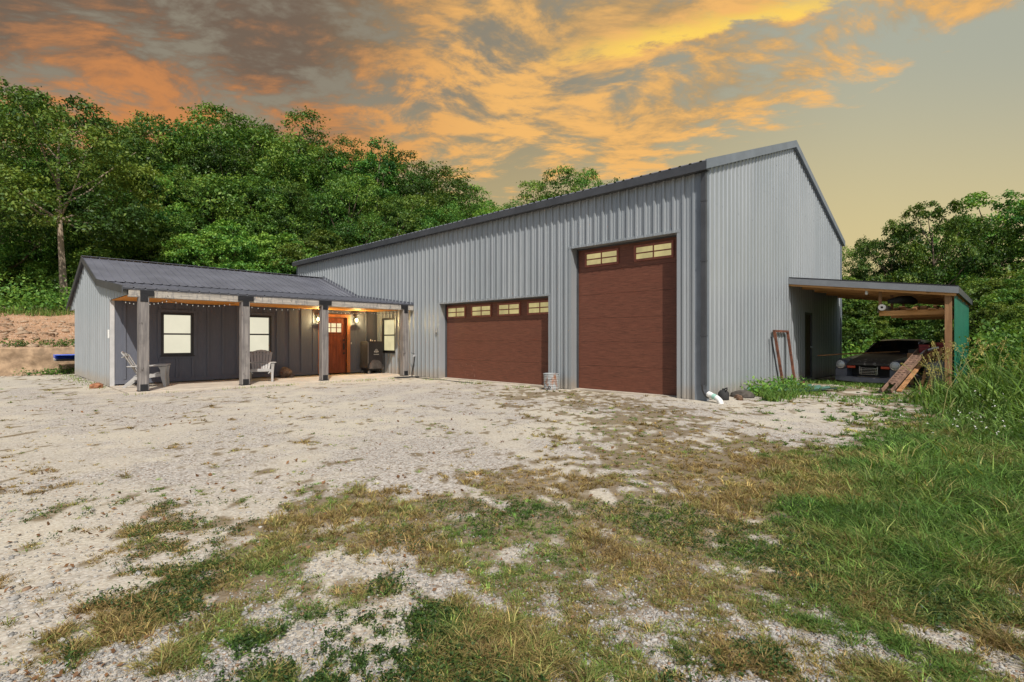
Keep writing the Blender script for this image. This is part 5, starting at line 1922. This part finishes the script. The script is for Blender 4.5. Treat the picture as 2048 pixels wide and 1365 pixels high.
def leaf_stuff(name, pts, hts, size, warm, label, per=26, spread=0.30):
    Cs, Ts = [], []
    for (x, y), h in zip(pts, hts):
        n = int(per * rng.uniform(0.6, 1.4))
        z0 = float(gz(x, y))
        off = rng.normal(size=(n, 3)) * np.array([spread, spread, 1])
        zz = z0 + h * rng.uniform(0.05, 1, n) ** 0.8
        Cs.append(np.stack([x + off[:, 0], y + off[:, 1], zz], 1))
        Ts.append(np.clip(rng.normal(warm, 0.12) + rng.normal(0, 0.14, n), 0, 1))
    C = np.concatenate(Cs)
    T = palette(np.concatenate(Ts))
    Nn = np.repeat(np.array([[0.0, -0.3, 0.8]]), len(C), 0)
    V, Fq, col = leaves_from(C, Nn, rng.uniform(0.7, 1.3, len(C)) * size, T)
    o = np_mesh(name, V, [Fq], M['leaf'], col)
    return tag(o, label, 'undergrowth', kind='stuff')


pts = []
hts = []
for i in range(1500):
    x = rng.uniform(-26, 26)
    y = 32.2 + abs(rng.normal(0, 2.2)) + 1.1 * math.sin(x * 0.5)
    pts.append((x, y))
    hts.append(rng.uniform(0.25, 0.9) + max(0, (y - 33) * 0.35))
leaf_stuff('undergrowth', pts, hts, 0.16, 0.62, 'leafy green undergrowth along the top of the clay bank')
pts, hts = [], []
for i in range(560):
    x = rng.uniform(-16, 5)
    if rng.random() < 0.55:
        y = 26.35 + abs(rng.normal(0, 0.25))
        h = rng.uniform(0.1, 0.32)
    else:
        y = 25.75 - abs(rng.normal(0, 0.22))
        h = rng.uniform(0.08, 0.42)
        if x > 0.5 and y > 25.4:
            h *= 0.7
    if fbm(x * 0.8, y * 0.1, 77, 2) < 0.44:
        continue
    pts.append((x, y))
    hts.append(h)
leaf_stuff('weeds', pts, hts, 0.07, 0.42, 'low weeds along the retaining wall and its top', 30, 0.14)
pts, hts = [], []
for i in range(420):
    x, y = rng.uniform(23.0, 33), rng.uniform(-6, 10)
    pts.append((x, y))
    hts.append(rng.uniform(0.4, 1.4))
leaf_stuff('undergrowth', pts, hts, 0.15, 0.58, 'green undergrowth on the ground behind the carport', 30, 0.4)
pts, hts = [], []
for i in range(40):
    x = rng.uniform(12.2, 15.2)
    pts.append((x, 4.30 - abs(rng.normal(0, 0.25))))
    hts.append(rng.uniform(0.12, 0.42))
leaf_stuff('weeds', pts, hts, 0.075, 0.6, 'broad-leaved weeds sprouting along the foot of the gable wall', 26, 0.12)

pts, hts = [], []
for i in range(330):
    x = rng.uniform(16.2, 25)
    y = 0.45 - abs(rng.normal(0, 1.6))
    pts.append((x, y))
    hts.append(rng.uniform(0.6, 1.5) + 0.10 * (x - 16))
leaf_stuff('undergrowth', pts, hts, 0.12, 0.60, 'rank leafy weeds pressed against the outside of the green panel', 46, 0.22)
GCOL = np.array([[0.080, 0.165, 0.032], [0.135, 0.245, 0.042], [0.20, 0.275, 0.065], [0.28, 0.265, 0.090], [0.39, 0.300, 0.115], [0.30, 0.20, 0.085]])


def blades(name, x, y, h, dry, wid, label, kind_cat='grass', lean_=0.6, segs=2, dirn=None, outward=None, vary=0.22, tuftvar=None):
    """grass blades as tapered strips"""
    n = len(x)
    z = gz(x, y) - 0.005
    a = rng.uniform(0, 2 * PI, n)
    L = h
    ln = np.abs(rng.normal(lean_, 0.35, n)) * L
    if dirn is not None:
        a = np.where(rng.random(n) < 0.5, dirn + rng.normal(0, 0.7, n), a)
    if outward is not None:
        a = outward + rng.normal(0, 0.5, n)
    dx, dy = np.cos(a), np.sin(a)
    b = rng.uniform(0, 2 * PI, n)
    wx, wy = np.cos(b) * wid * 0.5, np.sin(b) * wid * 0.5
    rows = []
    for k in range(segs + 1):
        t = k / segs
        cx, cy = x + dx * ln * t ** 1.8, y + dy * ln * t ** 1.8
        cz = z + L * (t - 0.33 * np.minimum(1.5, ln / np.maximum(L, 1e-4)) * t ** 2.4)
        w = (1 - t) ** 0.7
        if k < segs:
            rows.append(np.stack([cx - wx * w, cy - wy * w, cz], 1))
            rows.append(np.stack([cx + wx * w, cy + wy * w, cz], 1))
        else:
            rows.append(np.stack([cx, cy, cz], 1))
    nv = len(rows)
    V = np.stack(rows, 1).reshape(-1, 3)
    o = np.arange(n)[:, None] * nv
    Fs = [np.concatenate([o + 2 * k, o + 2 * k + 1, o + 2 * k + 3, o + 2 * k + 2], 1) for k in range(segs - 1)]
    Ft = np.concatenate([o + 2 * segs - 2, o + 2 * segs - 1, o + 2 * segs], 1)
    d = np.clip(dry + rng.normal(0, 0.13, n), 0, 0.999) * 5
    i = d.astype(int)
    f_ = (d - i)[:, None]
    c = (GCOL[i] * (1 - f_) + GCOL[np.minimum(i + 1, 5)] * f_) * rng.uniform(1 - vary, 1 + vary, (n, 1))
    if tuftvar is not None:
        c = c * tuftvar[:, None]
    col = np.repeat(c, nv, axis=0)
    ob = np_mesh(name, V, [Ft] + Fs, M['grass'], col)
    return tag(ob, label, kind_cat, kind='stuff')


def inside_building(x, y):
    b = (x > X0 - 0.02) & (y > Y0 - 0.02)
    a = (x > AX - 0.03) & (y > 14.78)
    car_ = (x > 17.3) & (x < 22) & (y > 1.9) & (y < 3.9)
    return a | b | car_


# short grass in tufts, sampled evenly in view angle so that the near ground is the most detailed
N = 170000
px = rng.uniform(-420, 2470, N)
py = 735 + 700 * rng.random(N) ** 0.8
d = 1029 * CAMH / (py - 680)
X = (px - 1024) / 1029 * d
x, y = FY * X + FX * d, -FX * X + FY * d
xe, ye = rng.uniform(-3, 9, 60000), rng.uniform(-5, 8, 60000)
pe, _, Ye = pic(xe, ye)
oe = (Ye < 1.75) | (pe < -420) | (pe > 2470)
x, y = np.concatenate([x, xe[oe]]), np.concatenate([y, ye[oe]])
d = np.concatenate([d, np.maximum(1.8, np.hypot(xe[oe], ye[oe]))])
N = len(x)
g = grassy(x, y)
keep = (rng.random(N) < np.clip(g ** 1.1 * (0.36 + 0.24 * sstep(d, 2.5, 7)), 0.003 * (cover_at(x, y) > 0.02), 1)) & ~inside_building(x, y)
x, y, d, g = x[keep], y[keep], d[keep], g[keep]
cov = cover_at(x, y)
pxk, pyk, _ = pic(x, y)
dryf = 0.5 * fbm(x * 0.8, y * 0.8, 55, 3) + 0.5 * fbm(x * 2.7, y * 2.7, 57, 3)
fine_ = fbm(x * 2.6, y * 2.6, 66, 3)
greenside = sstep(pxk - 0.25 * (pyk - 900), 1400, 1800)
dry = 0.76 - 0.60 * greenside + (dryf - 0.5) * 2.4 + (fine_ - 0.5) * 0.9 + rng.normal(0, 0.20, len(x))
dry = dry - 0.26 * sstep(pyk, 1150, 1300) * (dryf > 0.45) * (1 - 0.4 * sstep(pxk, 1500, 1800))
tall = 0.028 + 0.055 * sstep(cov, 0.55, 0.95) * (0.30 + 0.70 * greenside) + 0.030 * sstep(fine_, 0.5, 0.72)
tall = tall + 0.045 * greenside * sstep(pyk, 1120, 900) * rng.random(len(x))
tall = tall * (0.72 + 0.28 * greenside) * (0.5 + 0.5 * g) * rng.lognormal(0, 0.32, len(x))
K = 15
reps = lambda v: np.repeat(v, K)
nt = len(x) * K
ba = rng.uniform(0, 2 * PI, nt)
br0 = np.abs(rng.normal(0, 0.45, nt)) * (reps(tall) * 0.5 + 0.012)
bx2, by2 = reps(x) + np.cos(ba) * br0, reps(y) + np.sin(ba) * br0
hgt = reps(tall) * rng.uniform(0.45, 1.45, nt)
dd_ = reps(d)
wid = np.maximum(0.0048, (0.0017 + 0.0006 * reps(greenside)) * dd_) * rng.uniform(0.6, 1.4, nt)
ok = ~inside_building(bx2, by2)
blades('grass', bx2[ok], by2[ok], hgt[ok], np.clip(reps(dry), 0.02, 0.98)[ok], wid[ok], 'patchy short grass, green and straw brown, growing through the gravel', lean_=1.05, outward=ba[ok], vary=0.45, tuftvar=np.repeat(rng.lognormal(-0.10, 0.30, len(x)), K)[ok])
# creeping clover-like leaves between the blades
N = 230000
px = rng.uniform(-300, 2350, N)
py = 1000 + 420 * rng.random(N)
d = 1029 * CAMH / (py - 680)
X = (px - 1024) / 1029 * d
x, y = FY * X + FX * d, -FX * X + FY * d
clv = fbm(x * 1.5, y * 1.5, 91, 3)
keep = rng.random(N) < grassy(x, y) * sstep(clv, 0.49, 0.60) * 0.7
x, y = x[keep], y[keep]
C = np.stack([x, y, gz(x, y) + rng.uniform(0.004, 0.035, len(x))], 1)
T = palette(np.clip(rng.normal(0.34, 0.16, len(x)), 0, 1)) * np.array([0.85, 0.85, 1.15])
V, Fq, col = leaves_from(C, np.repeat([[0, 0, 1.0]], len(C), 0), np.full(len(C), 0.016), T, 0.55)
tag(np_mesh('clover', V, [Fq], M['leaf'], col), 'small dark green clover creeping over the foreground gravel', 'ground cover', kind='stuff')

# grass tufts on the bank crest and at the wall feet
xs, ys, hs = [], [], []
for i in range(14000):
    x = rng.uniform(-26, 14)
    y = 31.6 + abs(rng.normal(0, 1.3)) + 1.1 * math.sin(x * 0.5)
    xs.append(x)
    ys.append(y)
    hs.append(rng.uniform(0.12, 0.45))
for i in range(1500):
    u = rng.random()
    if u < 0.45:
        xx_, yy_ = rng.uniform(9.7, 10.45), rng.uniform(8.6, 14.9)
        if fbm(xx_ * 2, yy_ * 2, 12, 2) < 0.52:
            continue
    elif u < 0.75:
        xx_, yy_ = rng.uniform(2.3, 9.8), 14.75 - abs(rng.normal(0, 0.18))
        if fbm(xx_ * 1.2, yy_, 13, 2) < 0.5:
            continue
    else:
        xx_, yy_ = 2.35 - abs(rng.normal(0, 0.25)), rng.uniform(17, 25)
    xs.append(xx_)
    ys.append(yy_)
    hs.append(rng.uniform(0.03, 0.10))
xs, ys, hs = np.array(xs), np.array(ys), np.array(hs)
blades('grass', xs, ys, hs, np.clip(rng.normal(0.30, 0.16, len(xs)), 0.05, 0.9), np.where(hs > 0.11, 0.03, 0.014), 'grass tufts along the bank crest and the wall feet', lean_=0.5)

# grass clumps at the gable foot, before the car and on the carport gravel
xs, ys, hs = [], [], []
for i in range(9000):
    u = rng.random()
    if u < 0.42:
        a, b, h_ = rng.uniform(11.5, 14.3), 3.95 + rng.normal(0, 0.16) - 0.30 * rng.random(), rng.uniform(0.08, 0.30)
        if fbm(a * 2.0, b * 2.0, 14, 2) < 0.42:
            continue
    elif u < 0.72:
        a, b, h_ = 17.0 + rng.normal(0, 0.16), rng.uniform(1.6, 4.4), rng.uniform(0.05, 0.16)
        a += (b - 3) * 0.2
    else:
        a, b, h_ = rng.uniform(12.3, 16.0), rng.uniform(1.6, 3.6), rng.uniform(0.04, 0.12)
        if fbm(a * 1.5, b * 1.5, 15, 3) < 0.56:
            continue
    xs.append(a)
    ys.append(b)
    hs.append(h_)
xs, ys, hs = np.array(xs), np.array(ys), np.array(hs)
ok = ~inside_building(xs, ys)
xs, ys, hs = xs[ok], ys[ok], hs[ok]
blades('grass', xs, ys, hs, np.clip(rng.normal(0.16, 0.10, len(xs)), 0.02, 0.9), np.where(hs > 0.12, 0.026, 0.020) * rng.uniform(0.6, 1.3, len(xs)), 'green grass clumps at the gable foot and in front of the car', lean_=0.8, vary=0.4)

# tall rank weeds on the right
N = 260000
x = rng.uniform(5.5, 24, N)
y = rng.uniform(-7, 3.2, N)
edge_ = np.interp(x, [5.5, 6.6, 8.2, 9.9, 12, 13.35, 14.6, 15.6, 16.2, 22], [-0.9, -0.55, 0.05, 0.75, 1.25, 1.6, 1.55, 1.25, 0.70, 0.60])
edge_ = edge_ + (fbm(x * 0.9, y * 0.9, 29, 3) - 0.5) * 1.1
ins = edge_ - y
dist = np.hypot(x, y)
keep = (ins > 0) & (rng.random(N) < np.clip(0.16 * (9 / np.maximum(dist, 5)) ** 1.2, 0, 1) * np.where(ins < 0.5, 0.6, 1))
x, y, ins, dist = x[keep], y[keep], ins[keep], dist[keep]
clump = fbm(x * 1.1, y * 1.1, 37, 3)
hh = (0.20 + 0.85 * sstep(ins, 0.0, 1.9) + 0.25 * sstep(dist, 10, 15)) * (0.45 + 1.0 * clump) * rng.uniform(0.5, 1.15, len(x))
hh = np.where((x > 15.4) & (y > 0.6), hh * 0.45, hh)
hh = hh * (0.45 + 0.55 * sstep(dist, 6.5, 10.5)) + 0.45 * sstep(y, -0.6, -2.6) * clump
blades('tall_weeds', x, y, hh, np.clip(0.09 + (clump - 0.5) * 0.35 + rng.normal(0, 0.06, len(x)), 0.01, 0.8), np.maximum(0.017, 0.0030 * dist) * rng.uniform(0.6, 1.5, len(x)),
       'tall arching green weeds crowding the right side of the yard', 'weeds', 0.72, 4, vary=0.5)
# seed-headed stalks: golden, near the carport post and through the weeds
SX, SY, SH = [], [], []
for i in range(52):
    if i < 22:
        xx_, yy_ = rng.uniform(13.6, 16.2), rng.uniform(0.2, 1.35)
    else:
        xx_, yy_ = rng.uniform(9.5, 17), rng.uniform(-3, 0.9)
    SX.append(xx_)
    SY.append(yy_)
    SH.append(rng.uniform(0.8, 1.65))
SX, SY, SH = map(np.array, (SX, SY, SH))
hb_ = MB()
heads = []
for a, b, h_ in zip(SX, SY, SH):
    z0 = float(gz(a, b))
    an = rng.uniform(0, 2 * PI)
    ln = rng.uniform(0.1, 0.45) * h_
    P3 = [(a + math.cos(an) * ln * t * t, b + math.sin(an) * ln * t * t, z0 + h_ * (t - 0.18 * t * t)) for t in (0, 0.35, 0.7, 1.0)]
    hb_.tube(P3, [0.006, 0.005, 0.004, 0.003], 4, cap=False)
    m = 34
    tt = rng.uniform(0.72, 1.02, m)
    for t in tt:
        s_ = 0.10 * (1.05 - t) * 2.2
        heads.append((a + math.cos(an) * ln * t * t + rng.normal(0, s_), b + math.sin(an) * ln * t * t + rng.normal(0, s_), z0 + h_ * (t - 0.18 * t * t) - abs(rng.normal(0, 0.03))))
so_ = hb_.build('seed_stalks', simple('straw_stalk', (0.30, 0.29, 0.10, 1), 0.8, 0, 0.3, 5), None, fix=False)
tag(so_, 'straw coloured stalks of seeding grass around the carport post', 'weeds', kind='stuff')
C = np.array(heads)
T = np.array([[0.40, 0.31, 0.10]]) * rng.uniform(0.6, 1.3, (len(C), 1))
V, Fq, col = leaves_from(C, np.repeat([[0, 0, 0.3]], len(C), 0), np.full(len(C), 0.035), T, 1.0)
tag(np_mesh('seed_heads', V, [Fq], M['grass'], col), 'golden seed heads of tall grass around the carport post', 'weeds', kind='stuff')
# specks of white and yellow wildflowers
fl = []
for (px_, py_, n_) in ((1945, 880, 26), (1990, 925, 34), (1830, 905, 14), (2010, 850, 12)):
    d_ = 1029 * CAMH / (py_ - 680)
    cx_, cy_ = at(px_, d_)
    for i in range(n_):
        a, b = cx_ + rng.normal(0, 0.22), cy_ + rng.normal(0, 0.22)
        fl.append((a, b, float(gz(a, b)) + rng.uniform(0.22, 0.5)))
C = np.array(fl)
V, Fq, col = leaves_from(C, np.repeat([[0, 0, 1.0]], len(C), 0), np.full(len(C), 0.028), np.repeat([[0.72, 0.72, 0.66]], len(C), 0), 0.6)
tag(np_mesh('wildflowers', V, [Fq], M['grass'], col), 'tiny white wildflowers dotted in the weeds on the right', 'wildflowers', kind='stuff')

# loose gravel stones, finest detail nearest the camera
base_v = []
bm = bmesh.new()
bmesh.ops.create_icosphere(bm, subdivisions=1, radius=1)
bv = np.array([v.co[:] for v in bm.verts])
bf = np.array([[v.index for v in f.verts] for f in bm.faces])
bm.free()
nb = len(bv)
N = 150000
px = rng.uniform(-300, 2350, N)
py = 790 + 640 * rng.random(N) ** 0.75
d = 1029 * CAMH / (py - 680)
X = (px - 1024) / 1029 * d
x, y = FY * X + FX * d, -FX * X + FY * d
g = grassy(x, y)
pk = fbm(x * 0.5 + 3, y * 0.5, 71, 3)
keep = (rng.random(N) < (1 - 0.75 * g) * (0.22 + 0.78 * sstep(pk, 0.42, 0.58)) * (1 - 0.7 * tracks(x, y))) & ~inside_building(x, y)
x, y, d = x[keep], y[keep], d[keep]
n = len(x)
sz_ = np.clip(rng.lognormal(-5.48, 0.42, n), 0.0022, 0.018) * (1 + 0.35 * (x < 2.2) * sstep(y, 2, 4))
sz_ = np.maximum(sz_, 0.0010 * d)
jit = 1 + rng.uniform(-0.38, 0.38, (n, nb, 1))
VV = bv[None] * jit * sz_[:, None, None] * rng.uniform(0.6, 1.25, (n, 1, 3)) * np.array([1, 1, 0.62])
an = rng.uniform(0, 2 * PI, n)
ca, sa = np.cos(an)[:, None], np.sin(an)[:, None]
VX = VV[:, :, 0] * ca - VV[:, :, 1] * sa + x[:, None]
VY = VV[:, :, 0] * sa + VV[:, :, 1] * ca + y[:, None]
VZ = VV[:, :, 2] + (gz(x, y) + sz_ * 0.22)[:, None]
V = np.stack([VX, VY, VZ], 2).reshape(-1, 3)
Fq = (bf[None] + (np.arange(n) * nb)[:, None, None]).reshape(-1, 3)
tone = rng.uniform(0, 1, (n, 1))
c = np.array([[0.20, 0.195, 0.184]]) * (1 - tone) + np.array([[0.50, 0.49, 0.468]]) * tone
br_ = rng.random((n, 1)) < 0.10
c = np.where(br_, np.array([[0.30, 0.20, 0.13]]), c)
tag(np_mesh('gravel', V, [Fq], M['stone'], np.repeat(c, nb, 0)), 'loose pale limestone gravel scattered over the yard', 'gravel', kind='stuff')
n = 5200
x = rng.uniform(-24, 6, n)
y = np.where(rng.random(n) < 0.86, 26.25 + 5.5 * rng.random(n) ** 1.4, 25.85 - np.abs(rng.normal(0, 0.35, n)))
sz_ = np.clip(rng.lognormal(-3.1, 0.6, n), 0.015, 0.20)
VV = bv[None] * (1 + rng.uniform(-0.38, 0.38, (n, nb, 1))) * sz_[:, None, None] * rng.uniform(0.6, 1.3, (n, 1, 3)) * np.array([1, 1, 0.6])
V = np.stack([VV[:, :, 0] + x[:, None], VV[:, :, 1] + y[:, None], VV[:, :, 2] + (gz(x, y) + sz_ * 0.1)[:, None]], 2).reshape(-1, 3)
Fq = (bf[None] + (np.arange(n) * nb)[:, None, None]).reshape(-1, 3)
tone = rng.uniform(0, 1, (n, 1))
c = np.array([[0.20, 0.125, 0.075]]) * (1 - tone) + np.array([[0.50, 0.38, 0.27]]) * tone
tag(np_mesh('clay_clods', V, [Fq], M['stone'], np.repeat(c, nb, 0)), 'crumbly orange clay clods and stones strewn over the bank', 'clods', kind='stuff')
# dead leaves and twigs
N = 1500
px = rng.uniform(-100, 2100, N)
py = 800 + 600 * rng.random(N)
d = 1029 * CAMH / (py - 680)
X = (px - 1024) / 1029 * d
x, y = FY * X + FX * d, -FX * X + FY * d
keep = ~inside_building(x, y) & (fbm(x, y, 17, 2) > 0.45)
x, y, d = x[keep], y[keep], d[keep]
C = np.stack([x, y, gz(x, y) + 0.012], 1)
T = np.array([[0.20, 0.11, 0.05]]) * rng.uniform(0.6, 1.5, (len(C), 1))
V, Fq, col = leaves_from(C, np.repeat([[0, 0, 1.0]], len(C), 0), np.clip(0.010 * d, 0.025, 0.055), T, 0.5)
tag(np_mesh('fallen_leaves', V, [Fq], M['grass'], col), 'brown fallen leaves scattered on the gravel', 'fallen leaves', kind='stuff')
